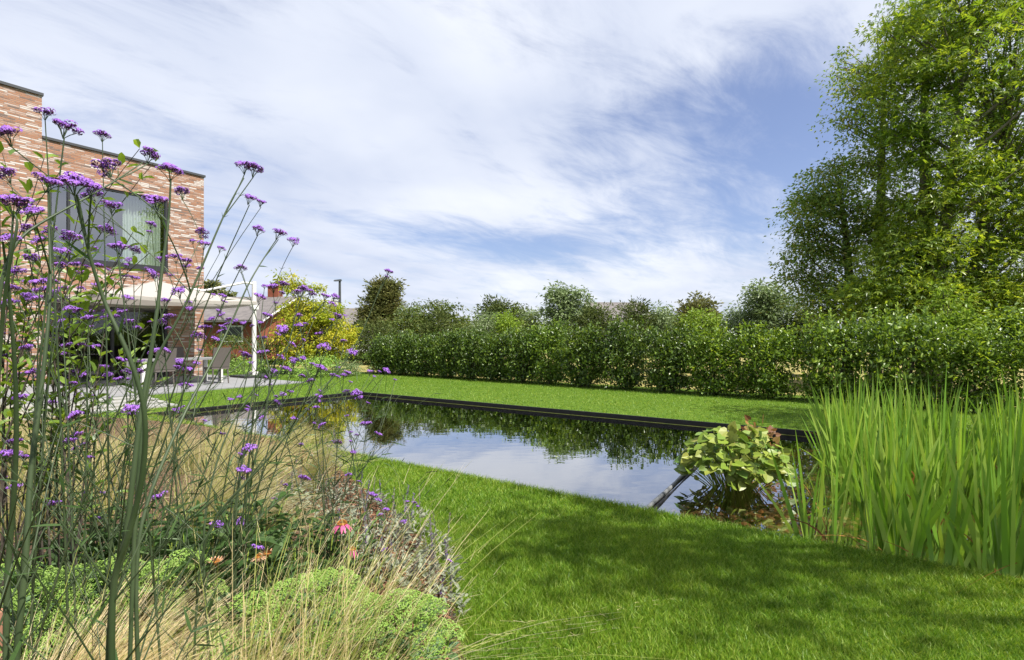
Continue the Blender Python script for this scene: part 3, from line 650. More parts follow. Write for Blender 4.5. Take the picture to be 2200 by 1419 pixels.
def limbs(mb, rng, trunk, clumps, r0, k=5, frac=1.0, slope=.75, rmin=.008):
    trunk = np.asarray(trunk, float); H = trunk[-1, 2]
    for c in clumps:
        if rng.uniform() > frac: continue
        hd = np.linalg.norm(c[:2] - trunk[0, :2]); zt = np.clip(c[2] - hd * slope, trunk[0, 2] + (H - trunk[0, 2]) * .12, H * .97)
        t = np.interp(zt, trunk[:, 2], np.arange(len(trunk))); i = int(min(t, len(trunk) - 2)); p = trunk[i] * (1 - (t - i)) + trunk[i + 1] * (t - i)
        mid = (p + c) / 2 + rng.normal(0, .06, 3) * np.linalg.norm(c - p) + [0, 0, -.05 * hd]
        s = np.linspace(0, 1, k + 1)[:, None]; pts = p * (1 - s) ** 2 + 2 * mid * s * (1 - s) + c * s ** 2
        ra = r0 * .34 * (1 - .5 * zt / max(H, .1)) * min(1, .3 + np.linalg.norm(c - p) / 3)
        mb.tube(pts, np.linspace(ra, max(rmin, ra * .15), k + 1), 5, cap=False)
def tree(name, label, cat, root, trunk, r0, blobs, per, spread, L, mt, tpl='diamond', wr=.55, seed=1, group=None, bark='bark', frac=.5, hollow=.55, droop=.25, flat=.7, slope=.75, extra_trunks=(), zf=.62):
    """all coordinates are relative to the root point on the ground"""
    rng = np.random.default_rng(seed); r = thing(name, label, cat, root, group)
    g = MB(); tr = np.array(trunk, float); g.tube(tr, np.linspace(r0, r0 * .22, len(tr)), 9, cap=False)
    cl, pts, off = crown_pts(rng, blobs, per, spread, hollow, zf)
    trs = [tr] + [np.array(t, float) for t in extra_trunks]
    for t in trs[1:]: g.tube(t, np.linspace(r0 * .7, r0 * .18, len(t)), 8, cap=False)
    own = np.argmin([np.min(np.linalg.norm(cl[:, None, :2] - t[None, :, :2], axis=2), axis=1) for t in trs], axis=0)
    for i, t in enumerate(trs): limbs(g, rng, t, cl[own == i], r0, frac=frac, slope=slope)
    g.build('trunk', M[bark], r, smooth=True, local=True)
    g = MB(); leafy(g, rng, pts, off, L, tpl, wr, droop, flat); g.build('crown', M[mt], r, local=True)
    return r
def px_blob(root, d, x0, x1, y0, y1, k, dep=None):
    """an ellipsoid that fills a box of the view at distance d, relative to root"""
    c = P((x0 + x1) / 2, (y0 + y1) / 2, d) - np.asarray(root); rx = (x1 - x0) / 2 / F * d; rz = (y1 - y0) / 2 / F * d
    return (c[0], c[1], c[2], rx, dep if dep else rx, rz, k)

# big trees on the right, behind the hedge
ro = P(1990, 728, 13.0); ro[2] = 0
B = [px_blob(ro, 12.6, *b) for b in [(1900, 2090, -60, 200, 44), (2000, 2260, -160, 140, 80), (1880, 2070, 130, 330, 50), (2060, 2330, 100, 330, 85), (1900, 2100, 300, 480, 56),
     (2080, 2330, 300, 520, 80), (1890, 2060, 470, 600, 52), (2050, 2330, 480, 660, 75), (1840, 2010, 560, 700, 56), (1990, 2200, 590, 690, 56)]]
def W3(px, py, d, r): return (P(px, py, d) - np.asarray(r)).tolist()
tree('maple_tree', 'tall bright green maple with several trunks filling the right of the garden', 'tree', ro,
     [(0, 0, 0), W3(1992, 560, 13, ro), W3(1990, 420, 13, ro), W3(1986, 250, 13, ro), W3(1990, 60, 13, ro)], .22, B, 74, .55, .125, 'maple', 'palm', 1.0, seed=3, frac=.30, zf=.34, droop=.3,
     extra_trunks=([(0.2, -.1, 0), W3(2020, 560, 12.6, ro), W3(2050, 330, 12.5, ro), W3(2062, 200, 12.5, ro), W3(2085, 20, 12.5, ro)], [(.5, .1, 0), W3(2090, 600, 12.8, ro), W3(2125, 450, 12.8, ro), W3(2160, 300, 12.8, ro)]))
ro = P(1880, 728, 14.5); ro[2] = 0
B = [px_blob(ro, 14.5, *b) for b in [(1800, 1900, 85, 230, 22), (1780, 1870, 170, 290, 16), (1850, 1980, 60, 250, 36), (1840, 1960, 250, 400, 40), (1870, 1990, 20, 110, 20), (1820, 1960, 400, 560, 45)]]
tree('ash_tree', 'open airy tree with bare grey limbs standing left of the tall maple', 'tree', ro, [(0, 0, 0), W3(1890, 560, 14.5, ro), W3(1893, 400, 14.5, ro), W3(1897, 280, 14.5, ro), W3(1900, 150, 14.5, ro)], .17, B, 58, .36, .10, 'ash', 'diamond', .5, seed=7, frac=.9, zf=.42, hollow=.45, slope=.6)
ro = P(1820, 728, 15.2); ro[2] = 0
B = [px_blob(ro, 15, *b) for b in [(1720, 1840, 335, 470, 50), (1700, 1800, 400, 520, 34), (1685, 1790, 500, 620, 38), (1760, 1900, 430, 600, 46), (1715, 1860, 560, 680, 46), (1780, 1900, 600, 700, 36)]]
tree('dark_ash_tree', 'dark green brown tree lowest and furthest left of the big trees', 'tree', ro, [(0, 0, 0), W3(1825, 600, 15.2, ro), W3(1815, 480, 15.2, ro), W3(1800, 390, 15.2, ro)], .16, B, 84, .44, .10, 'ash', 'diamond', .5, seed=8, frac=.3, zf=.42, hollow=.35, slope=.6, bark='darkbark')
# the tree beside the lawn whose branch reaches into the top right corner and whose crown dapples the grass
ro = np.array([8.6, 1.6, 0.0])
B = [(-.7, 5.2, 5.7, 1.2, 1.3, .7, 22), (.3, 4.2, 6.6, 1.6, 1.5, .9, 34), (-3.9, -.9, 6.3, 1.3, 1.0, .6, 14), (-4.9, .4, 6.0, .9, .8, .5, 9), (1.0, 1.0, 7.4, 2.0, 2.0, 1.2, 34), (.8, -2.0, 6.6, 1.6, 1.5, 1.0, 20)]
tree('lawn_tree', 'leafy tree beside the lawn whose branch tips hang into the top right corner', 'tree', ro, [(.2, -.2, 0), (.1, -.1, 2), (0, 0, 4), (-.1, .1, 6.4), (0, .2, 7.8)], .24, B, 52, .40, .13, 'maple', 'palm', 1.0, seed=21, frac=.9)

# golden tree by the terrace
ro = P(668, 728, 19.5); ro[2] = 0
B = [px_blob(ro, 19.5, *b) for b in [(590, 690, 680, 770, 55), (640, 755, 670, 770, 60), (600, 700, 640, 710, 40), (612, 660, 598, 660, 16), (655, 740, 640, 700, 34), (690, 755, 690, 770, 30), (597, 630, 585, 615, 5), (668, 692, 612, 640, 5), (620, 720, 740, 790, 40)]]
tree('golden_tree', 'yellow leaved small tree by the far end of the terrace', 'tree', ro, [(0, 0, 0), (0, 0, .8), (-.1, 0, 1.6), (-.4, 0, 2.9)], .06, B, 50, .22, .12, 'golden', 'diamond', .4, seed=31, frac=.7, droop=.5)
ro = P(813, 728, 32); ro[2] = 0
B = [px_blob(ro, 32, *b) for b in [(800, 838, 598, 660, 45), (776, 830, 625, 700, 60), (815, 860, 615, 690, 50), (770, 850, 660, 720, 60), (832, 856, 604, 640, 12)]]
tree('olive_conifer', 'feathery olive coloured conifer standing taller than the hedge at its left end', 'tree', ro, [(0, 0, 0), (0, 0, 2), (0, 0, 4.2)], .12, B, 60, .34, .22, 'conifer', 'diamond', .34, seed=33, frac=.3, droop=-.3, flat=.2)
ro = P(458, 728, 60); ro[2] = 0
B = [px_blob(ro, 60, *b) for b in [(446, 466, 605, 632, 14), (462, 484, 622, 645, 12), (485, 496, 628, 645, 6)]]
tree('distant_tree', 'small far tree showing between house corner and parasol arm', 'tree', ro, [(0, 0, 0), (0, 0, 3), (0, 0, 6)], .15, B, 50, .45, .4, 'conifer', 'diamond', .5, seed=34, frac=.6)

# the row behind the hedge
ROW = [  # name, label, distance, blobs(px), material, leaf length, width ratio
 ('rounded_tree', 'dark rounded evergreen tree left of the pair behind the hedge, green to its top', 25, [(890, 985, 640, 720, 80), (870, 930, 665, 730, 40), (960, 1010, 660, 730, 40)], 'dense', .15, .5),
 ('clipped_conifer', 'soft dull green conifer in front of the dark rounded tree', 22.5, [(918, 968, 668, 735, 60)], 'thuja', .16, .3),
 ('rounded_tree', 'dark blue green pointed evergreen tree behind the pale willow', 28, [(1030, 1085, 636, 700, 60), (1050, 1120, 645, 710, 60)], 'thuja', .17, .4),
 ('pale_shrub', 'pale grey leaved shrub growing in front of the dark pointed evergreen', 22, [(1018, 1070, 665, 730, 60)], 'pale', .12, .35),
 ('lime_shrub', 'yellow green shrub tucked behind the hedge right of the pale shrub', 21.5, [(1068, 1116, 668, 730, 50)], 'lime', .12, .45),
 ('pale_tree', 'light leaved ash like tree standing tallest in the middle of the row', 22, [(1172, 1225, 604, 690, 44), (1205, 1272, 618, 700, 50), (1165, 1260, 660, 740, 60), (1190, 1212, 600, 640, 8)], 'pale', .16, .42),
 ('pale_shrub', 'whitish leaved shrub close to the left of the light ash like tree', 24, [(1120, 1165, 655, 735, 50)], 'pale', .13, .35),
 ('clipped_conifer', 'dark conifer bush left of the grey roof above the hedge', 21, [(1240, 1318, 655, 745, 90)], 'thuja', .16, .28),
 ('clipped_conifer', 'dark conifer bush right of the grey roof above the hedge', 20.5, [(1326, 1402, 652, 740, 100)], 'thuja', .16, .28),
 ('pale_shrub', 'pale leafy shrub right of the conifer bush by the grey roof', 21, [(1398, 1446, 655, 735, 60)], 'pale', .13, .4),
 ('rounded_tree', 'brownish topped dark evergreen tree behind the lime shrub', 26, [(1462, 1540, 634, 700, 70), (1450, 1555, 660, 720, 60)], 'conifer', .17, .45),
 ('lime_shrub', 'bright lime green shrub in front of the brownish evergreen', 20, [(1466, 1552, 664, 730, 70)], 'lime', .13, .45),
 ('pale_shrub', 'grey green shrub left of the pale tree near the big trees', 20, [(1552, 1615, 658, 735, 70)], 'pale', .13, .4),
 ('pale_tree', 'light leaved tree between the lime shrub and the big trees', 19, [(1600, 1655, 600, 690, 40), (1625, 1710, 618, 700, 60), (1600, 1715, 660, 735, 70)], 'pale', .15, .42),
 ('hedge_bush', 'feathery green bush at the foot of the olive conifer', 26, [(738, 800, 690, 765, 60), (790, 862, 694, 765, 60)], 'thuja', .15, .35),
 ('rounded_tree', 'dark broad evergreen between the pale ash like tree and the pointed evergreen', 29, [(1085, 1150, 650, 735, 60)], 'dense', .16, .45),
 ('pale_tree', 'slender light leaved tree left of the dark rounded evergreen', 27, [(880, 912, 640, 730, 26), (845, 890, 660, 735, 30)], 'pale', .15, .42),
 ('rounded_tree', 'dark evergreen between conifer bush and brownish evergreen', 27, [(1398, 1470, 660, 740, 60)], 'dense', .16, .45),
 ('hedge_bush', 'mid green bush right of the last pale tree', 18, [(1700, 1765, 655, 740, 70), (1740, 1800, 660, 740, 50)], 'dense', .14, .45),
 ('hedge_bush', 'dark leafy bush left of the dark rounded evergreen', 23, [(842, 905, 655, 740, 60)], 'dense', .14, .45),
 ('hedge_bush', 'dark green bush filling the gap behind the middle of the hedge', 24, [(965, 1040, 680, 745, 70)], 'dense', .14, .45),
 ('hedge_bush', 'dark green bush behind the hedge right of the lime shrub', 23, [(1100, 1180, 680, 745, 70)], 'dense', .14, .45),
 ('hedge_bush', 'dark green bush between pale shrub and lime shrub behind the hedge', 21, [(1420, 1480, 675, 745, 60)], 'dense', .14, .45),
]
for i, (nm, lb, d, bl, mt, L, wr) in enumerate(ROW):
    x0 = min(b[0] for b in bl); x1 = max(b[1] for b in bl); ro = P((x0 + x1) / 2, 728, d); ro[2] = 0
    B = [px_blob(ro, d, b[0], b[1], b[2], b[3] + 40, b[4], dep=.9) for b in bl]
    top = max(b[2] + b[5] for b in B)
    conif = mt in ('thuja', 'conifer')
    tree(nm, lb, 'tree' if 'tree' in nm else 'shrub', ro, [(0, 0, 0), (.05, 0, top * .4), (0, 0, top * .85)], .07, B, 50, .30, L, mt, 'diamond', wr, seed=50 + i, group='trees and shrubs behind the hedge', frac=.35, bark='darkbark', droop=-.35 if conif else .25, flat=.25 if conif else .7, hollow=.5)

# hedge: laurel plants set in a row
def laurel(seed, mt, h, w, dpt, n, L):
    rng = np.random.default_rng(seed); r = thing('laurel_bush', 'glossy laurel bush', 'hedge plant', (0, 0, 0))
    B = [(0, 0, h * .38, w * .60, dpt * .55, h * .46, int(n * .5)), (-.22 * w, 0, h * .68, w * .42, dpt * .45, h * .34, int(n * .28)), (.22 * w, .03, h * .66, w * .42, dpt * .45, h * .36, int(n * .27)), (0, 0, .26, w * .58, dpt * .5, .24, int(n * .28))]
    cl, pts, off = crown_pts(rng, B, 24, .20, .45)
    pts[:, 2] = np.abs(pts[:, 2] - .03) + .03; pts = pts[pts[:, 2] > .16 * rng.uniform(0, 1, len(pts)) ** 2]
    g = MB(); n_ = len(pts); q = rng.normal(0, 1, (n_, 3)) * .1
    # upright shoots sticking out of the top
    for k in range(26):
        b = np.array([rng.uniform(-.55, .55) * w, rng.normal(0, .2) * dpt, h * rng.uniform(.72, .95)]); hh = rng.uniform(.15, .34)
        for s in np.linspace(0, 1, 9):
            pts = np.vstack([pts, b + [rng.normal(0, .02), rng.normal(0, .02), s * hh]]); q = np.vstack([q, [[rng.normal(), rng.normal(), 1.1]]])
    n_ = len(pts); d = q * [1, 1, .6] + rng.normal(0, .5, (n_, 3)); d[:, 2] += .35; nr = rng.normal(0, .55, (n_, 3)) + [0, -.25, .8]
    l = L * rng.uniform(.6, 1.25, n_); leaves(g, pts, d, nr, l, l * .48, 'leaf')
    g.build('foliage', M[mt], r, local=True)
    g = MB()
    for k in range(7):
        x, y = rng.uniform(-.3, .3) * w, rng.uniform(-.2, .2) * dpt; g.tube([(x * .5, y * .5, 0), (x * .8, y, h * .4), (x * 1.4, y * 1.3, h * .8)], (.018, .012, .005), 5, cap=False)
    g.build('stem', M['darkbark'], r, local=True)
    return r
protos = [laurel(71 + i, mt, (1.52, 1.62, 1.45, 1.58)[i], 1.06, .92, 160, .092) for i, mt in enumerate(['laurel', 'laurel2', 'laurel', 'laurel2'])]
a, b = G(838, 807)[:2], G(1689, 863)[:2]; hd = unit(b - a); hn = np.array([-hd[1], hd[0]])
if hn[1] < 0: hn = -hn
rr = random.Random(4); used = set(); nh = 0
t = -.9
HL = 'glossy dark green laurel plant in the long hedge behind the far lawn'
while t < 20.5:
    p = a + hd * t + hn * (.48 + rr.uniform(-.06, .06)); lift = 1.0 if t < 12.5 else 1.0 + .012 * (t - 12.5)
    k = rr.randrange(4); s = (1.0 * rr.uniform(.88, 1.06), rr.uniform(.95, 1.1), lift * rr.uniform(.84, 1.12)); rot = math.atan2(hd[1], hd[0]) + rr.uniform(-.15, .15) + (math.pi if rr.random() < .4 else 0)
    lb = HL if 0 < nh else 'laurel plant at the left end of the long hedge, beside the golden tree'
    if k not in used:
        used.add(k); o = protos[k]; o.location = (p[0], p[1], 0); o.rotation_euler = (0, 0, rot); o.scale = s; o['label'] = lb; o['group'] = 'laurel plants of the hedge'
    else: dup(protos[k], (p[0], p[1], 0), rot, s, lb, 'laurel plants of the hedge')
    nh += 1; t += rr.uniform(.98, 1.2)
# taller wild bushes behind the right end of the hedge
for i, (lb, d, bl, mt, L) in enumerate([
    ('tall light green bush with upright shoots behind the hedge below the maple', 10.6, [(2000, 2090, 672, 770, 50), (2030, 2062, 615, 700, 10), (1960, 2010, 680, 770, 26)], 'lime', .10),
    ('leafy bush at the right edge of the view above the iris', 10.2, [(2090, 2260, 672, 800, 100)], 'laurel2', .10),
    ('bush with fine green leaves under the big trees left of the tall shoots', 11.5, [(1850, 1980, 676, 775, 70)], 'laurel2', .10)]):
    x0 = min(b[0] for b in bl); x1 = max(b[1] for b in bl); ro = P((x0 + x1) / 2, 728, d); ro[2] = 0
    tree('wild_bush', lb, 'shrub', ro, [(0, 0, 0), (.05, 0, .7), (0, 0, 1.4)], .04, [px_blob(ro, d, *b, dep=.6) for b in bl], 40, .2, L, mt, 'leaf', .45, seed=90 + i, frac=.4, bark='darkbark', droop=.0)

# planting at the far end of the terrace
def shrub(name, label, px, py, w, h, mt, L, n, seed, tpl='diamond', wr=.5, group=None):
    ro = G(px, py); return tree(name, label, 'shrub', ro, [(0, 0, 0), (0, 0, h * .3), (0, 0, h * .6)], .02, [(0, 0, h * .5, w / 2, w / 2, h * .5, n)], 30, .14, L, mt, tpl, wr, seed=seed, group=group, frac=.2, bark='darkbark', hollow=.4)
shrub('clipped_shrub', 'dark green shrub between brick house corner and white post', 505, 800, 2.6, 1.5, 'dense', .09, 90, 101)
shrub('clipped_shrub', 'dark green shrub just right of the white parasol post', 590, 803, 1.6, 1.5, 'dense', .09, 60, 102)
shrub('sedum_bush', 'low pale green flowering bush left of the white parasol post', 525, 808, 1.3, .75, 'sedum', .06, 50, 103)
shrub('sedum_bush', 'low pale green flowering bush right of the parasol post under the golden tree', 655, 812, 1.5, .7, 'sedum', .06, 60, 104)
shrub('sedum_bush', 'rounded pale green bush nearest the lawn under the golden tree', 700, 809, 1.2, .65, 'sedum', .06, 50, 105)
shrub('silver_bush', 'low whitish flowering bush at the foot of the hedge beside the golden tree', 748, 808, 1.1, .5, 'pale', .06, 45, 106)

# ------------------------------------------------------------------ irises standing in the shallow end
rng = np.random.default_rng(41)
IP = [(1765, 1168), (1850, 1190), (1960, 1215), (2080, 1243), (2200, 1272), (2460, 1330), (2560, 1060), (2300, 985), (2060, 962), (1800, 944), (1775, 985), (1800, 1080)]
IP = np.array([G(px, py, WZ)[:2] for px, py in IP])
spots = []
lo, hi = IP.min(0), IP.max(0)
while len(spots) < 92:
    p = rng.uniform(lo, hi)
    if poly_has(IP, np.array([p[0]]), np.array([p[1]]))[0] and all((p[0] - q[0]) ** 2 + (p[1] - q[1]) ** 2 > .15 ** 2 for q in spots): spots.append(p)
spots += [G(*q, WZ)[:2] for q in [(1742, 1158), (1752, 1150), (1790, 1172), (1798, 950), (1820, 946), (1806, 958), (1880, 1196), (1930, 1210), (2010, 1228), (2120, 1254), (2170, 1266)]]
IL = {92: 'sparse iris leaning left over the open water, outermost of the clump', 95: 'slim iris standing by the black rim at the back left of the clump'}
for i, p in enumerate(spots):
    lab = IL.get(i, 'upright iris with sword shaped green leaves in the shallow end of the pond')
    r = thing('iris_plant', lab, 'iris', (p[0], p[1], WZ), 'irises in the shallow end of the pond')
    n = int(rng.integers(11, 16)) if i < 92 else int(rng.integers(6, 9)); a = rng.uniform(0, 3.14); t = rng.uniform(-1, 1, n); fan = .27 if i not in (92, 93) else .28
    d = np.stack([np.cos(a) * t * fan + rng.normal(0, .06, n), np.sin(a) * t * fan + rng.normal(0, .06, n), np.ones(n)], 1)
    if i in (92, 93): d[:, 0] -= .06
    base = np.stack([np.cos(a) * t * .05, np.sin(a) * t * .05, np.full(n, -.25)], 1) + rng.normal(0, .008, (n, 3)) * [1, 1, 0] + [p[0], p[1], WZ]
    L = rng.uniform(.70, 1.0, n) * rng.uniform(.82, 1.06) * (1.46 if p[1] < 5.5 else 1.30) * (1 - .30 * np.abs(t)); bend = np.stack([d[:, 0], d[:, 1], -np.full(n, .03)], 1) * rng.uniform(.0, .55, n)[:, None]
    big = rng.uniform(0, 1, n) < .11; bend[big] *= 2.6; bend[big, 2] -= .22
    fa = np.tile([math.sin(a), -math.cos(a), 0.0], (n, 1)) + rng.normal(0, .35, (n, 3)) * [1, 1, 0]
    g = MB(); ribbons(g, base, d, L, rng.uniform(.018, .034, n), bend, 7, face=fa, prof=[.75, .95, 1, .98, .92, .78, .5, .03]); g.build('blades', M['iris'], r)
    if i % 3 == 1:
        m_ = 2; dd = np.stack([rng.normal(0, .5, m_), rng.normal(0, .5, m_), np.ones(m_)], 1)
        g = MB(); ribbons(g, np.tile([p[0], p[1], WZ - .05], (m_, 1)), dd, rng.uniform(.4, .75, m_), .014, np.stack([dd[:, 0], dd[:, 1], [-.45, -.6]], 1) * .8, 6, rng=rng)
        g.build('withered_blade', M['rust'], r)

# ------------------------------------------------------------------ heart leaved pond plants
def pond_plant(name, label, px, py, rad, hh, n, L, mt, seed, up=0.0):
    rng = np.random.default_rng(seed); c = G(px, py, WZ); r = thing(name, label, 'pond plant', c)
    a = rng.uniform(0, 6.28, n); q = np.sqrt(rng.uniform(0, 1, n)); x, y = np.cos(a) * q * rad, np.sin(a) * q * rad * .8
    z = hh * (1 - .55 * q ** 2.0) * rng.uniform(.62, 1.08, n); z = np.where(rng.uniform(0, 1, n) < .2, z * .5, z); z = np.maximum(z, .06)
    pos = np.stack([x, y, z], 1); out = np.stack([np.cos(a), np.sin(a), np.zeros(n)], 1)
    d = out * .8 + rng.normal(0, .5, (n, 3)) * [1, 1, .5]; d[:, 2] += up - .12
    nr = out * .5 + rng.normal(0, .42, (n, 3)) + [.1, -.55, .85]; l = L * rng.uniform(.6, 1.2, n)
    g = MB(); leaves(g, pos, d, nr, l, l * .85, 'heart'); g.build('leaves', M[mt], r, local=True)
    g = MB()
    for k in range(0, n, 3):
        b = np.array([x[k] * .16 + rng.normal(0, .025), y[k] * .16 + rng.normal(0, .02), -.2]); m_ = (b + pos[k]) / 2 * [1, 1, 1] + [-x[k] * .12, -y[k] * .12, .06]
        s = np.linspace(0, 1, 6)[:, None]; g.tube(b * (1 - s) ** 2 + 2 * m_ * s * (1 - s) + pos[k] * s ** 2, (.006, .0055, .005, .0045, .004, .003), 5, cap=False)
    g.build('stalks', M['petiole'], r, local=True)
pond_plant('pond_plant', 'rounded pond plant of yellow green heart shaped leaves by the grey tube', 1578, 1046, .47, .55, 400, .098, 'heart', 61)
pond_plant('pond_plant', 'smaller pond plant with reddish upright leaves behind the yellow green one', 1622, 985, .26, .46, 46, .09, 'redheart', 62, up=.8)

# ------------------------------------------------------------------ verbena
def head_mesh(seed, mb):
    """flat topped cluster of small clusters, each a ring of purple florets over dark buds; about 1 unit wide"""
    rng = np.random.default_rng(seed); k = rng.integers(6, 10); ang = rng.uniform(0, 6.28) + np.arange(k) * 2.4; rr = .36 * np.sqrt((np.arange(k) + .3) / k)
    cs = np.stack([np.cos(ang) * rr, np.sin(ang) * rr, .18 - rr ** 2 * .5 + rng.normal(0, .04, k)], 1)
    for c in cs:
        R = rng.uniform(.15, .21); n = 20
        d = unit(rng.normal(0, 1, (n, 3)) + [0, 0, .75]); d[:, 2] = np.abs(d[:, 2]) * 1.0 + .05; d = unit(d)
        p = c + d * R * [1, 1, .75]
        s = unit(np.cross(d, rng.normal(0, 1, (n, 3)))); w = .060 * rng.uniform(.8, 1.25, n)
        for q in range(2):                       # four lobes as two crossed petals pairs
            u_ = s if q == 0 else np.cross(d, s); v_ = np.cross(d, u_)
            v = np.stack([p - u_ * w[:, None] + d * .012, p - v_ * w[:, None] * .42, p + u_ * w[:, None] + d * .012, p + v_ * w[:, None] * .42], 1)
            mb.add(v.reshape(-1, 3) + (0.003 * q), np.arange(n * 4).reshape(n, 4), mi=0)
        # calyx tubes below the petals
        m_ = 13; d2 = unit(rng.normal(0, 1, (m_, 3)) + [0, 0, .2]); tip = c + d2 * R * .86 * [1, 1, .7]; b = c - [0, 0, .07] + d2 * .02; sd = unit(np.cross(d2, rng.normal(0, 1, (m_, 3)))) * .026; s2 = np.cross(d2, sd)
        v = np.stack([b, tip + sd, tip - sd * .5 + s2 * .9, tip - sd * .5 - s2 * .9], 1)
        mb.add(v.reshape(-1, 3), t=(np.array([[0, 1, 2], [0, 2, 3], [0, 3, 1], [1, 3, 2]])[None] + np.arange(m_)[:, None, None] * 4).reshape(-1, 3), mi=1)
        mb.tube([[0, 0, -.34], c * [.5, .5, 1] + [0, 0, -.2], c - [0, 0, .06]], .014, 4, mi=2, cap=False)
    return mb
HEADS = []
def add_heads(lst, ox, oy, s):
    for (x, y, w) in lst: HEADS.append((ox + x * s, oy + y * s, max(8.0, w * s)))
add_heads([(97, 247, 36), (138, 279, 52), (220, 295, 28), (320, 337, 40), (367, 373, 44), (232, 364, 52), (160, 400, 64), (196, 408, 44), (103, 398, 52), (28, 445, 66), (74, 460, 42), (18, 296, 46), (15, 381, 38),
           (335, 440, 46), (390, 417, 30), (240, 447, 38), (201, 422, 40), (526, 362, 34), (545, 368, 36), (536, 430, 30), (561, 438, 22), (554, 497, 25), (598, 505, 30), (630, 521, 25), (432, 503, 30), (414, 520, 14), (438, 528, 26), (473, 536, 18),
           (325, 485, 20), (320, 500, 14), (255, 535, 32), (230, 500, 30), (289, 541, 26), (150, 515, 40), (90, 520, 30), (70, 560, 30), (130, 545, 30), (20, 520, 34), (205, 538, 16), (60, 495, 26), (110, 500, 30), (33, 590, 34), (8, 620, 30), (20, 655, 30), (60, 640, 24)], 0, 0, 1)
add_heads([(520, 105, 110), (660, 90, 90), (750, 105, 60), (855, 95, 75), (710, 165, 80), (745, 195, 60), (945, 130, 50), (1125, 50, 70), (1100, 85, 40), (1420, 45, 100), (1530, 25, 100), (1620, 60, 110), (1620, 110, 80), (1740, 120, 60), (1305, 155, 100), (1350, 195, 90),
           (1480, 180, 60), (1080, 190, 80), (1165, 205, 80), (945, 205, 50), (235, 235, 80), (345, 255, 130), (380, 320, 120), (320, 390, 120), (490, 335, 90), (480, 365, 80), (560, 395, 80), (400, 210, 50), (460, 240, 80), (125, 300, 100), (560, 300, 90), (700, 295, 60),
           (780, 345, 90), (840, 275, 80), (1100, 378, 90), (1435, 405, 80), (1560, 330, 110), (1590, 290, 60), (1640, 415, 60), (1650, 470, 60), (610, 475, 90), (680, 490, 80), (790, 500, 70), (930, 495, 70), (1065, 500, 90), (1475, 545, 100), (1410, 590, 80), (1320, 585, 60),
           (1470, 640, 50), (930, 545, 90), (770, 560, 100), (855, 545, 60), (1010, 540, 60), (1125, 590, 90), (1190, 635, 60), (475, 510, 60), (540, 585, 80), (480, 635, 60), (790, 625, 50), (25, 690, 60), (495, 730, 60), (165, 785, 90), (240, 820, 100), (590, 795, 105),
           (700, 790, 80), (820, 800, 90), (545, 860, 60), (1350, 850, 90), (1440, 840, 80), (1060, 920, 90), (1235, 930, 60), (1560, 930, 80), (1705, 945, 60), (60, 885, 90), (470, 940, 50), (1550, 990, 80), (1650, 995, 60), (910, 985, 80), (185, 1050, 80), (280, 1035, 105),
           (340, 1060, 60), (650, 1020, 80), (635, 1075, 80), (710, 1050, 90), (950, 1050, 80), (1100, 1030, 90), (1210, 1020, 80), (1030, 1085, 70), (1110, 1085, 50), (450, 1110, 80), (545, 1110, 80), (640, 1120, 60), (200, 1130, 70), (190, 1180, 50), (1640, 1140, 80),
           (1580, 1135, 50), (685, 1215, 60), (785, 1225, 60), (470, 1230, 60), (175, 1255, 120), (960, 1245, 40), (450, 1290, 80), (1155, 1345, 105), (1160, 1390, 90), (665, 1400, 110), (1530, 1350, 60), (1590, 1325, 50), (1690, 1220, 40)], 0, 550, .2467)
add_heads([(235, 345, 45), (315, 365, 80), (330, 405, 50), (280, 495, 60), (310, 530, 70), (230, 565, 70), (430, 585, 80), (370, 565, 60), (500, 595, 60), (310, 630, 70), (165, 640, 100), (105, 715, 105), (300, 670, 60), (350, 605, 50), (250, 735, 80), (115, 830, 50),
           (480, 120, 95), (680, 270, 55), (755, 285, 100), (845, 260, 95), (830, 330, 55), (640, 375, 100), (780, 420, 50), (970, 330, 75), (1020, 300, 95), (1075, 315, 70), (1105, 345, 65), (1215, 365, 90), (1290, 365, 75), (1260, 425, 75), (1757, 150, 85), (1740, 185, 40),
           (700, 530, 85), (640, 590, 60), (575, 615, 40), (660, 730, 80), (510, 880, 100), (665, 855, 95), (830, 650, 110), (850, 680, 70), (790, 690, 60), (980, 620, 80), (1040, 605, 50), (980, 530, 60), (1110, 550, 40), (1160, 690, 70), (1020, 740, 40), (915, 775, 70),
           (1195, 810, 110), (1370, 750, 55), (1270, 565, 50), (1320, 540, 80), (1380, 525, 40), (1445, 855, 95), (820, 895, 80), (940, 930, 95), (1015, 900, 60), (1095, 950, 50), (1160, 990, 105), (870, 1000, 80), (830, 985, 60), (760, 1010, 60), (690, 1075, 75),
           (735, 1130, 40), (1085, 1100, 75), (1010, 1055, 50), (1275, 1050, 60), (1320, 1060, 50), (1370, 1050, 60), (1400, 1030, 70), (1430, 1105, 40), (1320, 980, 40), (1600, 1020, 60), (1635, 1055, 30), (1740, 1010, 70), (1680, 1015, 40), (1815, 1085, 35),
           (1165, 1185, 40), (905, 1190, 50), (840, 1215, 60), (780, 1235, 50), (1150, 1235, 70), (1155, 1270, 50), (1395, 1190, 60), (1485, 1210, 90), (1515, 1255, 75), (1580, 1290, 45), (785, 1290, 70), (530, 1320, 40), (530, 1345, 40), (465, 1235, 50), (385, 1260, 60),
           (605, 1220, 35), (560, 945, 50), (85, 945, 60), (40, 995, 60), (1050, 1340, 35), (1130, 1325, 55), (1400, 1400, 35)], 400, 550, .2467)
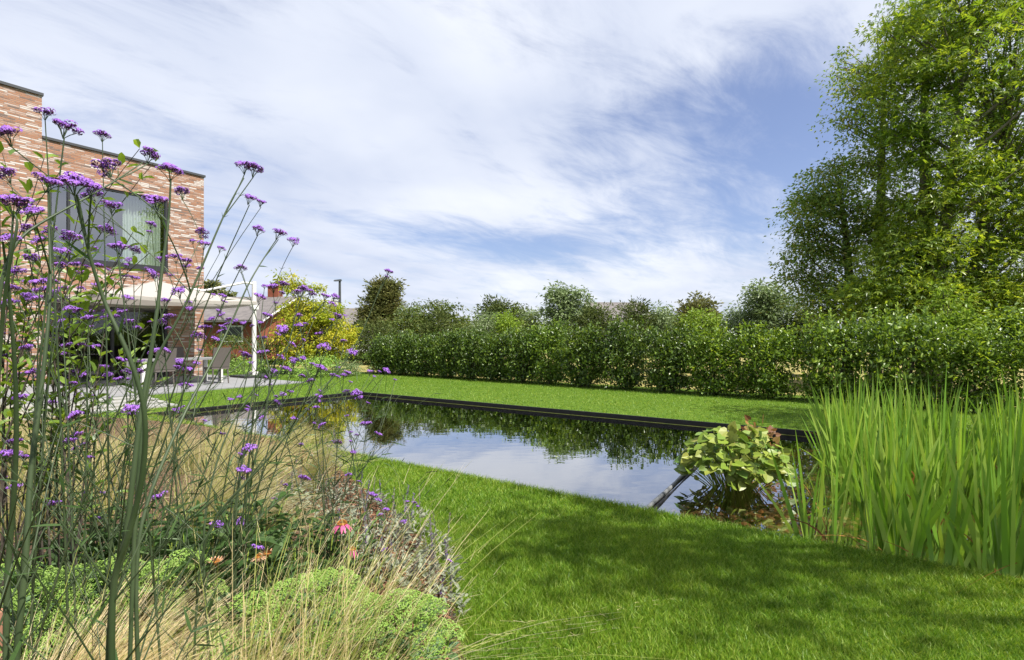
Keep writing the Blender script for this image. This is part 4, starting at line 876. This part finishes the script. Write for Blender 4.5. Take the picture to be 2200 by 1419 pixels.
add_heads([(105, 370, 90), (85, 470, 115), (180, 480, 70), (25, 645, 60), (115, 710, 95), (530, 360, 80), (650, 385, 60), (590, 310, 70), (580, 170, 105), (575, 410, 50), (685, 480, 50), (465, 650, 40), (265, 710, 40), (405, 840, 90), (645, 755, 60), (780, 755, 50), (250, 975, 40),
           (755, 940, 40), (600, 1120, 35), (1220, 790, 110), (1645, 1000, 95), (1825, 970, 75), (1555, 200, 40), (1690, 300, 50), (1860, 590, 105), (1835, 640, 60), (1910, 415, 100), (1840, 460, 60), (1955, 1175, 92), (1005, 120, 110), (1340, 115, 60), (1985, 175, 60)], 0, 850, .282)
add_heads([(565, 110, 30), (630, 100, 40), (470, 190, 60), (690, 235, 65), (620, 215, 30), (870, 160, 30), (1015, 230, 80), (1105, 305, 60), (800, 370, 80), (900, 285, 35), (945, 310, 45), (900, 355, 30), (920, 440, 50), (520, 380, 40), (885, 615, 55), (960, 660, 30), (540, 645, 85),
           (400, 690, 40), (315, 795, 40), (1065, 768, 80), (1110, 810, 60), (1170, 878, 55), (1125, 915, 40), (1330, 815, 38), (1380, 825, 45), (1410, 850, 30), (1305, 970, 50), (1155, 1185, 50), (1650, 1270, 58)], 500, 850, .2818)
rng = np.random.default_rng(77)
HEADM = []
for k in range(6):
    o = head_mesh(200 + k, MB()).build('flower_head', [M['petal'], M['calyx'], M['vstem']]); HEADM.append(o.data); bpy.data.objects.remove(o)
# every plant: root column in the photo, distance, thickest stem radius, the way the whole plant leans, traced main stems [(px, py, distance) from the root up]
PLANTS = [
 dict(px=225, d=.80, r=0.0054, lab='nearest tall purple verbena with two thick crossing stems, rooted at lower left', stems=[
   [(236, 1250, .80), (268, 1180, .80), (283, 1050, .80), (300, 900, .81), (320, 792, .82), (330, 720, .82), (340, 650, .83), (349, 571, .84), (361, 488, .85), (365, 429, .86), (367, 385, .86)],
   [(232, 1255, .79), (268, 1180, .77), (302, 1056, .76), (313, 963, .75), (312, 875, .74), (284, 779, .73), (247, 698, .72), (224, 650, .72), (190, 546, .70), (172, 446, .69), (165, 420, .68)]]),
 dict(px=40, d=.78, r=0.0051, lab='tall purple verbena with a straight thick stem near the left edge of the view', stems=[
   [(48, 1280, .78), (56, 1197, .78), (65, 1013, .80), (78, 925, .81), (92, 809, .82), (101, 723, .83), (106, 661, .84), (110, 590, .85), (105, 500, .86), (104, 409, .87)],
   [(10, 1280, .80), (28, 1100, .80), (36, 960, .78), (34, 820, .76), (26, 700, .74), (16, 600, .72), (6, 520, .70)]]),
 dict(px=330, d=1.05, r=0.0048, lab='tall purple verbena whose right stem rises alone against the sky beside the house', stems=[
   [(285, 1200, 1.05), (300, 980, 1.06), (318, 792, 1.08), (385, 688, 1.1), (443, 552, 1.14), (485, 452, 1.17), (524, 383, 1.2)],
   [(285, 1200, 1.05), (320, 1060, 1.1), (400, 878, 1.2), (449, 792, 1.3), (496, 698, 1.38), (533, 609, 1.42), (570, 550, 1.48), (596, 512, 1.5)]]),
 dict(px=-30, d=.75, r=0.0034, lab='verbena leaning in from the left edge with the largest purple flower head', stems=[
   [(-20, 900, .72), (0, 533, .70), (104, 469, .76), (226, 404, .84), (306, 350, .92)], [(-10, 800, .66), (20, 560, .62), (40, 480, .62), (32, 462, .62)]]),
 dict(px=420, d=1.5, r=0.0041, lab='verbena with one long dark stem leaning far right towards the conifer', stems=[
   [(430, 1130, 1.5), (560, 1010, 1.55), (642, 900, 1.6), (696, 836, 1.65), (768, 745, 1.7), (824, 600, 1.75)], [(430, 1130, 1.5), (480, 930, 1.6), (573, 797, 1.7), (637, 723, 1.75), (697, 648, 1.8)]]),
 dict(px=500, d=1.65, r=0.0041, lab='verbena leaning right in front of the white parasol post', stems=[[(500, 1180, 1.65), (520, 950, 1.7), (587, 834, 1.72), (615, 765, 1.75), (632, 688, 1.78), (649, 632, 1.8)], [(500, 1180, 1.65), (587, 829, 1.7), (573, 772, 1.72), (548, 673, 1.74), (521, 588, 1.76)]]),
 dict(px=120, d=1.15, r=0.0043, lab='verbena in front of the brick wall between the two thickest plants', stems=[]),
 dict(px=60, d=1.5, r=0.0041, lab='bushy verbena furthest left in front of the patio door', stems=[]),
 dict(px=200, d=1.6, r=0.0041, lab='bushy verbena in front of the left half of the patio door', stems=[]),
 dict(px=330, d=1.7, r=0.0041, lab='bushy verbena in front of the right half of the patio door', stems=[]),
 dict(px=430, d=1.9, r=0.0039, lab='bushy verbena in front of the house corner', stems=[]),
 dict(px=540, d=2.1, r=0.0038, lab='bushy verbena in front of the patio and the pale steps', stems=[]),
 dict(px=620, d=2.1, r=0.0038, lab='verbena fanning right over the far left corner of the pond', stems=[]),
 dict(px=690, d=2.0, r=0.0036, lab='verbena standing before the black pond corner, flowers against the water', stems=[[(600, 1180, 2.0), (700, 1120, 2.0), (805, 978, 2.05), (808, 940, 2.1)]]),
 dict(px=520, d=1.35, r=0.0038, lab='low verbena in the middle of the bed above the tan grass', stems=[]),
 dict(px=760, d=2.3, r=0.0033, lab='short verbena at the edge of the lawn with dark purple heads', stems=[]),
 dict(px=880, d=2.35, r=0.0030, lab='short verbena furthest right, one small head beside the lawn edge', stems=[]),
 dict(px=100, d=2.3, r=0.0036, lab='verbena at the back left of the bed above the dry grasses', stems=[]),
 dict(px=320, d=2.5, r=0.0036, lab='verbena at the back of the bed before the stepping slabs', stems=[]),
]
for p in PLANTS:
    if not p['stems'] and p['px'] >= 300: p['px'] -= 120 if p['px'] < 650 else 60
roots = np.array([[(p['px'] - CX) / F * p['d'], p['d'], 0.0] for p in PLANTS])
own = [[] for _ in PLANTS]
for (hx, hy, w) in HEADS:
    d0 = np.clip(F * .041 / w, .62, 2.6) * math.exp(rng.normal(0, .08)); best = None
    for i, p in enumerate(PLANTS):
        z = CH - (hy - HY) / F * p['d']
        if z < .12: continue
        lean = .34 * (z if hx > 350 else 0); X = (hx - CX) / F * p['d']
        c = abs(X - roots[i, 0] - lean) / (.25 + .45 * z) + 2.2 * abs(math.log(d0 / p['d'])) + .025 * len(own[i])
        if best is None or c < best[0]: best = (c, i)
    tip = min(((math.hypot(hx - st[-1][0], hy - st[-1][1] + 8), k_, st[-1][2]) for k_, p in enumerate(PLANTS) for st in p['stems']), key=lambda q: q[0])
    if tip[0] < 36:
        own[tip[1]].append((P(hx, hy, tip[2] * (1 + rng.normal(0, .01))), w / F * tip[2])); continue
    i = best[1]; d = d0 * .35 + PLANTS[i]['d'] * .65; d += rng.normal(0, .05) * d
    own[i].append((P(hx, hy, d), w / F * d))
def bez(p, m_, q, k):
    s = np.linspace(0, 1, k)[:, None]; return p * (1 - s) ** 2 + 2 * m_ * s * (1 - s) + q * s ** 2
for i, pl in enumerate(PLANTS):
    R = thing('verbena_plant', pl['lab'], 'verbena', roots[i], 'tall purple verbenas in the flower bed')
    sm = MB(); nodes = []; tips = []                        # nodes: position, direction, radius
    def stem(pts, r0, r1, k=6):
        pts = np.asarray(pts); rad = np.linspace(r0, r1, len(pts)); sm.tube(pts, rad, k, cap=False)
        seg = np.linalg.norm(np.diff(pts, axis=0), axis=1); m_ = max(2, int(seg.sum() / .035)); s = np.concatenate([[0], np.cumsum(seg)]); t = np.linspace(0, s[-1], m_)
        q = np.stack([np.interp(t, s, pts[:, c]) for c in range(3)], 1); dr = unit(np.gradient(q, axis=0)); ra = np.interp(t, s, rad)
        for a_, b_, c_ in zip(q, dr, ra): nodes.append((a_, b_, c_))
    lf = MB(); lp, ld, ln, ll = [], [], [], []
    def leaf_pair(p, dr, L):
        s = unit(np.cross(dr, rng.normal(0, 1, 3)))
        for sg in (-1, 1):
            if rng.uniform() < .52: continue
            lp.append(p); ld.append(s * sg * rng.uniform(.55, .95) + dr * rng.uniform(.6, 1.0)); ln.append([rng.normal(0, .4), rng.normal(0, .4), 1]); ll.append(L * rng.uniform(.6, 1.2) * (1 if p[2] < .95 else .62 if p[2] < 1.2 else .38))
    hs = sorted(own[i], key=lambda h: -h[0][2])
    for st in pl['stems']:
        pts = [P(*q) for q in st]; b = pts[0]; root = roots[i] + rng.normal(0, .03, 3) * [1, 1, 0]
        pts = [root, root * .5 + b * .5 + [0, 0, 0.0]] + pts
        q = np.array(pts); kk = len(q); tt = np.linspace(0, kk - 1, kk * 4); q = np.stack([np.interp(tt, np.arange(kk), q[:, c]) for c in range(3)], 1)
        for _ in range(4): q[1:-1] = q[1:-1] * .5 + (q[:-2] + q[2:]) * .25
        stem(q, pl['r'], pl['r'] * .26, 8)
        for k in range(6, len(q) - 3, 9): leaf_pair(q[k], unit(q[k + 1] - q[k]), .10)
    if not pl['stems'] and hs:
        # a few upright stems of its own
        for k in range(min(6, max(1, len(hs) // 3))):
            h = hs[min(len(hs) - 1, k * 2)]; root = roots[i] + rng.normal(0, .05, 3) * [1, 1, 0]; m_ = root * .45 + h[0] * .55; m_[:2] = m_[:2] * .6 + root[:2] * .4
            q = bez(root, m_, h[0] - [0, 0, h[1] * .34], 16); stem(q, pl['r'], .0012)
            for j in range(3, 14, 5): leaf_pair(q[j], unit(q[j + 1] - q[j]), .08)
            hs = [x for x in hs if x is not h]; tips.append((h, unit(q[-1] - q[-2])))
    rest = sorted(hs, key=lambda h: min(np.linalg.norm(n_[0] - h[0]) for n_ in nodes) if nodes else 0)
    for h in rest:
        e = h[0] - np.array([0, 0, h[1] * .32]); NP = np.array([n_[0] for n_ in nodes]); ND = np.array([n_[1] for n_ in nodes]); NR = np.array([n_[2] for n_ in nodes])
        v = e - NP; dist = np.linalg.norm(v, axis=1); ca = np.sum(v * ND, 1) / np.maximum(dist, 1e-6); el = v[:, 2] / np.maximum(dist, 1e-6)
        cost = dist * (1 + 1.2 * np.abs(ca - .84)) + .25 * np.maximum(0, .5 - el) + .35 * (NP[:, 2] < .25) + .12 * (NR < .0016) + .15 * (dist < .05)
        k = int(np.argmin(cost)); p = NP[k]; m_ = p + ND[k] * dist[k] * .12 + v[k] * .45 + [0, 0, -.06 * dist[k]]
        q = bez(p, m_, e, 9); stem(q, min(NR[k] * .72, .0032 + .0010 * min(1, dist[k])), .0011, 5)
        if dist[k] > .10:
            leaf_pair(p, ND[k], .07 if p[2] < .9 else .045)
            for j in (4,): leaf_pair(q[j], unit(q[j + 1] - q[j]), .045 if p[2] > .8 else .065)
        tips.append((h, unit(q[-1] - q[-2])))
    # side shoots without flowers, thickest low down
    low = [n_ for n_ in nodes if .25 < n_[0][2] < .95]
    for k in range(min(52, 10 + len(low) // 6)):
        if not low: break
        p, dr, ra = low[int(rng.integers(len(low)))]; a = rng.uniform(0, 6.28); v = dr * .6 + np.array([math.cos(a) + .1, math.sin(a) * .6, .38]) * .8; L = rng.uniform(.16, .5); L = min(L, max(.1, (1.12 - p[2]) * 1.3))
        q = bez(p, p + unit(v * 1.4 + dr * .3) * L * .5, p + unit(v) * L, 7); stem(q, min(ra * .55, .0019), .0006, 4)
        for j in (3, 6): leaf_pair(q[j], unit(v), .06)
    sm.build('stems', M['vstem'], R, smooth=True)
    if lp: ribbons(lf, lp, ld, np.array(ll), np.array(ll) * .085, np.stack([rng.normal(0, .06, len(ll)), rng.normal(0, .06, len(ll)), -rng.uniform(.02, .22, len(ll))], 1), 4, rng=rng, prof=[.45, 1, .9, .55, .05]); lf.build('leaves', M['vleaf'], R)
    for (h, dr) in tips + []:
        o = bpy.data.objects.new('flower_head', HEADM[int(rng.integers(6))]); col.objects.link(o); o.parent = R
        o.location = [float(a) for a in (h[0] - roots[i])]; s = h[1] * 1.2; o.scale = (s, s, s * rng.uniform(.85, 1.1))
        ax = Vector((float(dr[0]) * .6 + rng.normal(0, .12), float(dr[1]) * .6 + rng.normal(0, .12), 1)); o.rotation_euler = (ax.to_track_quat('Z', 'Y')).to_euler(); o.rotation_euler.rotate_axis('Z', float(rng.uniform(0, 6.28)))

# ------------------------------------------------------------------ leafy shrub among the verbenas
rng = np.random.default_rng(88)
ro = np.array([(40 - CX) / F * 2.1, 2.1, 0.0]); r = thing('leafy_shrub', 'loose shrub with arching twigs of bright green leaves before the brick wall', 'shrub', ro)
g = MB(); lp, ld, ln, ll = [], [], [], []
ends = [(300, 320, 2.0), (330, 350, 2.1), (95, 340, 1.9), (130, 368, 1.9), (285, 500, 1.9), (320, 545, 1.9), (60, 420, 2.0), (170, 455, 2.0), (210, 440, 2.1), (30, 500, 2.1), (150, 560, 2.1), (100, 560, 2.2), (20, 590, 2.1), (250, 600, 2.2), (330, 690, 2.2), (300, 745, 2.3), (290, 780, 2.3), (60, 680, 2.2),
        (20, 760, 2.2), (160, 650, 2.3), (200, 690, 2.3), (5, 330, 2.0), (0, 420, 2.1), (110, 470, 2.2), (45, 610, 2.2), (80, 520, 2.1), (180, 520, 2.2), (10, 540, 2.2), (250, 560, 2.1), (130, 620, 2.2), (340, 820, 2.3), (220, 860, 2.3)]
for e in ends:
    e = P(*e); b = ro + rng.normal(0, .25, 3) * [1, .6, 0]; m_ = b * .5 + e * .5 + np.array([(b[0] - e[0]) * .35, 0, .25 + rng.normal(0, .05)]); q = bez(b, m_, e, 22); g.tube(q, np.linspace(.0045, .0012, 22), 5, cap=False)
    for k in range(9, 22):
        dr = unit(q[min(k + 1, 21)] - q[k - 1]); s = unit(np.cross(dr, [0, 0, 1]))
        for t in (-1, 1):
            if rng.uniform() < .12: continue
            lp.append(q[k] + rng.normal(0, .01, 3)); ld.append(dr * .6 + s * t * .8 + rng.normal(0, .25, 3)); ln.append([rng.normal(0, .35), rng.normal(0, .35) - .2, 1]); ll.append(rng.uniform(.04, .075))
g.build('twigs', M['darkbark'], r); g = MB(); leaves(g, lp, ld, ln, np.array(ll), np.array(ll) * .36, 'leaf'); g.build('foliage', M['shrubleaf'], r)

# ------------------------------------------------------------------ feather grasses
def stipa(seed, n, h, rad, lean, green=.3, plume=0, dry='stipa'):
    rng = np.random.default_rng(seed); r = thing('grass_clump', 'feather grass', 'grass clump', (0, 0, 0))
    for nm, mt, k in (('dry_blades', dry, int(n * (1 - green))), ('green_blades', 'stipag', int(n * green))):
        a = rng.uniform(0, 6.28, k); q = np.abs(rng.normal(0, .5, k)); d = np.stack([np.cos(a) * q * .55 + lean[0] * .5, np.sin(a) * q * .55 + lean[1] * .5, np.ones(k)], 1)
        b = np.stack([np.cos(a) * q * rad * .5, np.sin(a) * q * rad * .5, np.zeros(k)], 1)
        bend = np.stack([d[:, 0] * .5 + lean[0] + rng.normal(0, .14, k), d[:, 1] * .5 + lean[1] + rng.normal(0, .14, k), -np.abs(rng.normal(.25, .16, k)) - .25 * q], 1) * rng.uniform(.4, 1.1, k)[:, None]
        g = MB(); ribbons(g, b, d, h * rng.uniform(.55, 1.2, k), rng.uniform(.0016, .0036, k), bend, 6, rng=rng, prof=[1.2, 1.1, 1, .9, .8, .6, .25])
        if plume and nm == 'dry_blades':        # feathery seed heads: many short hairs along the last third
            kk = min(k, plume); sidx = rng.choice(k, kk, replace=False); L = h * rng.uniform(.9, 1.2, kk); dd = unit(d[sidx]); bb = b[sidx]; be_ = bend[sidx]
            for t in np.linspace(.62, 1.0, 9):
                p = bb + L[:, None] * (dd * t + be_ * t * t); hd_ = unit(dd + 2 * be_ * t) + rng.normal(0, .22, (kk, 3)); ribbons(g, p, hd_, rng.uniform(.03, .07, kk), .0008, rng.normal(0, .1, (kk, 3)), 2, rng=rng)
        g.build(nm, M[mt], r, local=True)
    return r
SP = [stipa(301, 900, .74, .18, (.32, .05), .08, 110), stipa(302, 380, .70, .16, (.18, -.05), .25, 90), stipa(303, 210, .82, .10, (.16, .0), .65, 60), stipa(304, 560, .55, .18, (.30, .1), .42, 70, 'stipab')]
usedp = set()
def put_grass(k, px, d, s, rot, lab, grp):
    loc = ((px - CX) / F * d, d, 0)
    if k not in usedp:
        usedp.add(k); o = SP[k]; o.location = loc; o.scale = (s, s, s); o.rotation_euler = (0, 0, rot); o['label'] = lab; o['group'] = grp
    else: dup(SP[k], loc, rot, s, lab, grp)
FG = 'feather grasses at the front of the bed'
for k, px, d, s, rot, lab in [
    (0, 20, 1.36, .88, 0, 'golden feather grass in the bottom left corner of the view'), (0, 120, 1.42, .82, .3, 'golden feather grass second from the bottom left corner'),
    (0, 300, 1.34, .70, -.2, 'tan feather grass at the bottom below the thick verbena stems'), (1, 420, 1.42, .74, .2, 'tangled tan feather grass right of the thick verbena stems'),
    (2, 520, 1.50, 1.0, 0, 'green feather grass left of the front sedum heads'), (2, 640, 1.48, 1.0, .15, 'tall pale green feather grass standing in front of the middle sedum'),
    (1, 560, 1.30, .70, -.1, 'dry feather grass at the bottom edge left of the sedum'), (2, 730, 1.60, .98, .1, 'green feather grass between the two sedum domes'),
    (2, 735, 1.42, .78, .2, 'feather grass whose longest plume arches right over the lawn edge'), (3, 200, 1.40, .85, .4, 'short tan feather grass behind the bottom left sedum'), (1, 480, 1.32, .72, .5, 'pinkish dry feather grass at the bottom in the left middle')]:
    put_grass(k, px, d, s, rot, lab, FG)
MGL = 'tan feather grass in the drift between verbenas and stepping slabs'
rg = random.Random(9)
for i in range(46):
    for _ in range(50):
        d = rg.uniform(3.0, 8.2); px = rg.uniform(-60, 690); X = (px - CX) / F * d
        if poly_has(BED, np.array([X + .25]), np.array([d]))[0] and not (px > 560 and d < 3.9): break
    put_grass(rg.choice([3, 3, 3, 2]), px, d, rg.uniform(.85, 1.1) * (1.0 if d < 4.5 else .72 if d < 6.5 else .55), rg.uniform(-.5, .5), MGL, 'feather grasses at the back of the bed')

# ------------------------------------------------------------------ sedums
def sedum_head(seed):
    rng = np.random.default_rng(seed); g = MB(); k = 15; a = np.arange(k) * 2.4 + rng.uniform(0, 6); rr = np.sqrt((np.arange(k) + .5) / k); c = np.stack([np.cos(a) * rr, np.sin(a) * rr, .42 * (1 - rr ** 2) + rng.normal(0, .04, k)], 1)
    pts = []
    for q in c:
        m_ = 26; d = unit(rng.normal(0, 1, (m_, 3)) + [0, 0, .6]); d[:, 2] = np.abs(d[:, 2]); pts.append(q + d * [.24, .24, .15])
    pts = np.concatenate(pts); n = len(pts); stones(g, pts, rng.uniform(.028, .05, n), rng.uniform(.028, .05, n), rng.uniform(.035, .055, n), rng)
    for q in c: g.tube([[0, 0, -.9], [q[0] * .4, q[1] * .4, -.35], q], .022, 4, cap=False)
    o = g.build('flower_head', M['sedum']); me = o.data; bpy.data.objects.remove(o); return me
SH = [sedum_head(400 + k) for k in range(4)]
rng = np.random.default_rng(45)
for (px, d, rad, h, nh_, lab) in [
    (880, 1.58, .15, .50, 12, 'domed lime green sedum furthest right beside the mulch edge'), (675, 1.70, .20, .53, 14, 'broad lime green sedum behind the pale feather grass'), (790, 1.62, .12, .47, 8, 'lime sedum between the broad one and the right hand dome'),
    (110, 1.75, .24, .50, 15, 'spreading sedum behind the thick verbena stem at lower left'), (230, 1.8, .24, .50, 15, 'spreading sedum between the thick verbena stems'), (20, 1.9, .16, .45, 7, 'sedum at the left edge of the view'),
    (345, 1.85, .20, .50, 12, 'sedum just right of the thick verbena stems'), (160, 1.6, .14, .44, 8, 'low sedum in front of the golden feather grass'), (520, 1.62, .14, .46, 7, 'small sedum half hidden by green feather grass'), (850, 1.5, .12, .32, 5, 'lowest sedum at the bottom edge near the lawn')]:
    ro = np.array([(px - CX) / F * d, d, 0.0]); r = thing('sedum_plant', lab, 'sedum', ro, 'lime green sedums at the front of the bed')
    lp, ld, ln, ll = [], [], [], []; g = MB()
    for k in range(nh_):
        a = k * 2.4 + rng.uniform(-.3, .3); q = rad * math.sqrt((k + .3) / nh_); p = np.array([math.cos(a) * q, math.sin(a) * q, h * (1 - .35 * (q / rad) ** 2) + rng.normal(0, .012)]); s = rng.uniform(.05, .068)
        o = bpy.data.objects.new('flower_head', SH[int(rng.integers(4))]); col.objects.link(o); o.parent = r; o.location = p.tolist(); o.scale = (s, s, s); ax = Vector((p[0] * 2.2, p[1] * 2.2, .5)); o.rotation_euler = ax.to_track_quat('Z', 'Y').to_euler()
        b = p * [.35, .35, 0]; st = bez(b, (b + p) / 2 + [0, 0, .05], p - [0, 0, .03], 7); g.tube(st, .004, 5, cap=False)
        for j in range(2, 7):
            for t in range(3): an = rng.uniform(0, 6.28); lp.append(st[j]); ld.append([math.cos(an), math.sin(an), rng.uniform(.1, .8)]); ln.append([math.cos(an) * -.5, math.sin(an) * -.5, 1]); ll.append(rng.uniform(.04, .07))
    g.build('stems', M['petiole'], r, local=True); g = MB(); leaves(g, lp, ld, ln, np.array(ll), np.array(ll) * .55, 'leaf'); g.build('leaves', M['sedumleaf'], r, local=True)

# ------------------------------------------------------------------ silver leaved plants, herbs, coneflowers
def silver(seed, nsp, purple):
    rng = np.random.default_rng(seed); r = thing('silver_plant', 'silver plant', 'plant', (0, 0, 0)); n = 110
    a = rng.uniform(0, 6.28, n); q = np.sqrt(rng.uniform(0, 1, n)) * .17; pos = np.stack([np.cos(a) * q, np.sin(a) * q, rng.uniform(.02, .24, n) * (1.2 - q * 3)], 1)
    d = np.stack([np.cos(a), np.sin(a), rng.uniform(-.3, .9, n)], 1) + rng.normal(0, .35, (n, 3)); nr = rng.normal(0, .5, (n, 3)) + [0, -.2, .8]; l = rng.uniform(.035, .075, n)
    g = MB(); leaves(g, pos, d, nr, l, l * .42, 'leaf'); g.build('leaves', M['silver'], r, local=True)
    for k in range(nsp):
        b = rng.normal(0, .07, 3) * [1, 1, 0]; e = b + [rng.normal(0, .06), rng.normal(0, .06), rng.uniform(.32, .52)]; g = MB(); s = np.linspace(0, 1, 8)[:, None]; q = b * (1 - s) + e * s; g.tube(q, .0022, 4, mi=0)
        m_ = 70; t = rng.uniform(.45, 1, m_)[:, None]; p = b * (1 - t) + e * t; an = rng.uniform(0, 6.28, m_); dd = np.stack([np.cos(an), np.sin(an), np.full(m_, .6)], 1); leaves(g, p, dd, rng.normal(0, 1, (m_, 3)), .014, .007, mi=1)
        g.build('flower_spike', [M['silver'], M['salvia'] if purple and k % 2 == 0 else M['spike']], r, local=True)
    return r
SV = [silver(501, 5, True), silver(502, 6, False), silver(503, 4, True)]; us = set()
SILV = [(880, 1150, 'silver leaved plant with pale spikes bordering the lawn above the mulch'), (830, 1180, 'silver leaved plant under the pink coneflower'), (930, 1200, 'silver leaved plant touching the lawn beside the bark mulch'), (770, 1160, None), (860, 1240, None), (935, 1265, 'silver leaved plant behind the right hand sedum dome'),
        (800, 1100, None), (740, 1080, None), (690, 1060, None), (640, 1050, None), (900, 1290, None), (960, 1330, 'small silver plant with purple spike on the bark mulch'), (810, 1250, None), (720, 1130, None), (590, 1060, None), (760, 1220, None), (550, 1090, None), (620, 1110, None), (700, 1010, None), (660, 1090, None)]
rg = random.Random(12)
for i, (px, py, lab) in enumerate(SILV):
    p = G(px, py); k = i % 3; lab = lab or 'silver leaved plant with upright spikes in the drift by the lawn edge'; s = rg.uniform(.6, .92) * (.6 if py > 1310 else 1); rot = rg.uniform(0, 6.28); grp = 'silver leaved plants along the lawn edge'
    if k not in us: us.add(k); o = SV[k]; o.location = p.tolist(); o.scale = (s, s, s); o.rotation_euler = (0, 0, rot); o['label'] = lab; o['group'] = grp
    else: dup(SV[k], p, rot, s, lab, grp)
def herb(seed, h):
    rng = np.random.default_rng(seed); r = thing('leafy_herb', 'herb', 'plant', (0, 0, 0)); g = MB(); lp, ld, ln, ll = [], [], [], []
    for k in range(11):
        b = rng.normal(0, .06, 3) * [1, 1, 0]; e = b + [rng.normal(0, .12), rng.normal(0, .12), h * rng.uniform(.6, 1.1)]; q = bez(b, (b + e) / 2 + rng.normal(0, .02, 3), e, 9); g.tube(q, np.linspace(.003, .0015, 9), 4, cap=False)
        for j in range(1, 9):
            for t in range(2): a = rng.uniform(0, 6.28); lp.append(q[j]); ld.append([math.cos(a), math.sin(a), rng.uniform(-.2, .8)]); ln.append([rng.normal(0, .3), rng.normal(0, .3), 1]); ll.append(rng.uniform(.06, .13))
    g.build('stems', M['petiole'], r, local=True); g = MB(); leaves(g, lp, ld, ln, np.array(ll), np.array(ll) * .24, 'leaf'); g.build('leaves', M['herb'], r, local=True); return r
HB = [herb(601, .42), herb(602, .36)]; uh = set()
for i in range(22):
    d = rg.uniform(2.0, 2.9); px = rg.uniform(120, 760 if d > 2.5 else 700); k = i % 2; s = rg.uniform(.8, 1.15); rot = rg.uniform(0, 6.28); loc = ((px - CX) / F * d, d, 0); lab = 'dark leafy herb filling the bed under the verbenas'; grp = 'leafy herbs under the verbenas'
    if k not in uh: uh.add(k); o = HB[k]; o.location = loc; o.scale = (s, s, s); o.rotation_euler = (0, 0, rot); o['label'] = lab; o['group'] = grp
    else: dup(HB[k], loc, rot, s, lab, grp)
def coneflower(px, py, d, w, mt, droop, lab, npet=13, gap=None):
    rng = np.random.default_rng(int(px)); c = P(px, py, d); ro = np.array([c[0] - .04, c[1], 0]); r = thing('coneflower', lab, 'coneflower', ro)
    g = MB(); g.tube(bez(ro, ro * .4 + c * .6, c, 9), .0035, 6, cap=False); g.build('stem', M['vstem'], r)
    g = MB(); n = 150; k = np.arange(n); t = np.sqrt((k + .5) / n); a = k * 2.39996; pos = c + np.stack([np.cos(a) * t * w * .3, np.sin(a) * t * w * .3, (1 - t ** 2) * w * .24], 1); dd = np.stack([np.cos(a) * t, np.sin(a) * t, np.full(n, .9)], 1)
    leaves(g, pos, dd, rng.normal(0, 1, (n, 3)), w * .13, w * .04); g.tube([c - [0, 0, .012], c + [0, 0, .002]], (w * .12, w * .27), 10); g.build('cone', M['cone'], r)
    for k in range(npet):
        a = k * 6.283 / npet + rng.normal(0, .08)
        if gap and gap[0] < a < gap[1]: continue
        g = MB(); o = np.array([math.cos(a), math.sin(a), 0]); ribbons(g, [c + o * w * .22], [o + [0, 0, -droop * .5]], [w * .5], [w * .15], [[0, 0, -droop]], 4, face=np.array([[0, 0, 1.0]]), prof=[.6, 1, 1.1, .9, .4]); g.build('petal', M[mt], r)
coneflower(735, 1127, 2.3, .064, 'pink', .55, 'bright pink coneflower with orange cone above the silver leaves')
coneflower(757, 1182, 2.25, .042, 'pink', 1.4, 'withering pink coneflower with drooping petals below the bright one', 7)
coneflower(463, 1208, 2.0, .044, 'peach', -.35, 'peach coneflower with upturned petals among the dark stems', 15)
coneflower(556, 1198, 2.0, .042, 'peach', .2, 'tan spent coneflower right of the peach one')
coneflower(574, 1190, 2.05, .042, 'peach', -.3, 'tan spent coneflower further right, beside its twin')
p = P(2, 1312, 1.6); g = MB(); g.box((p[0], p[1], p[2] / 2), (.030, .030, p[2]), .3); tag(g.build('wood_stake', M['wood']), 'reddish brown wooden stake at the left edge of the bed', 'stake')
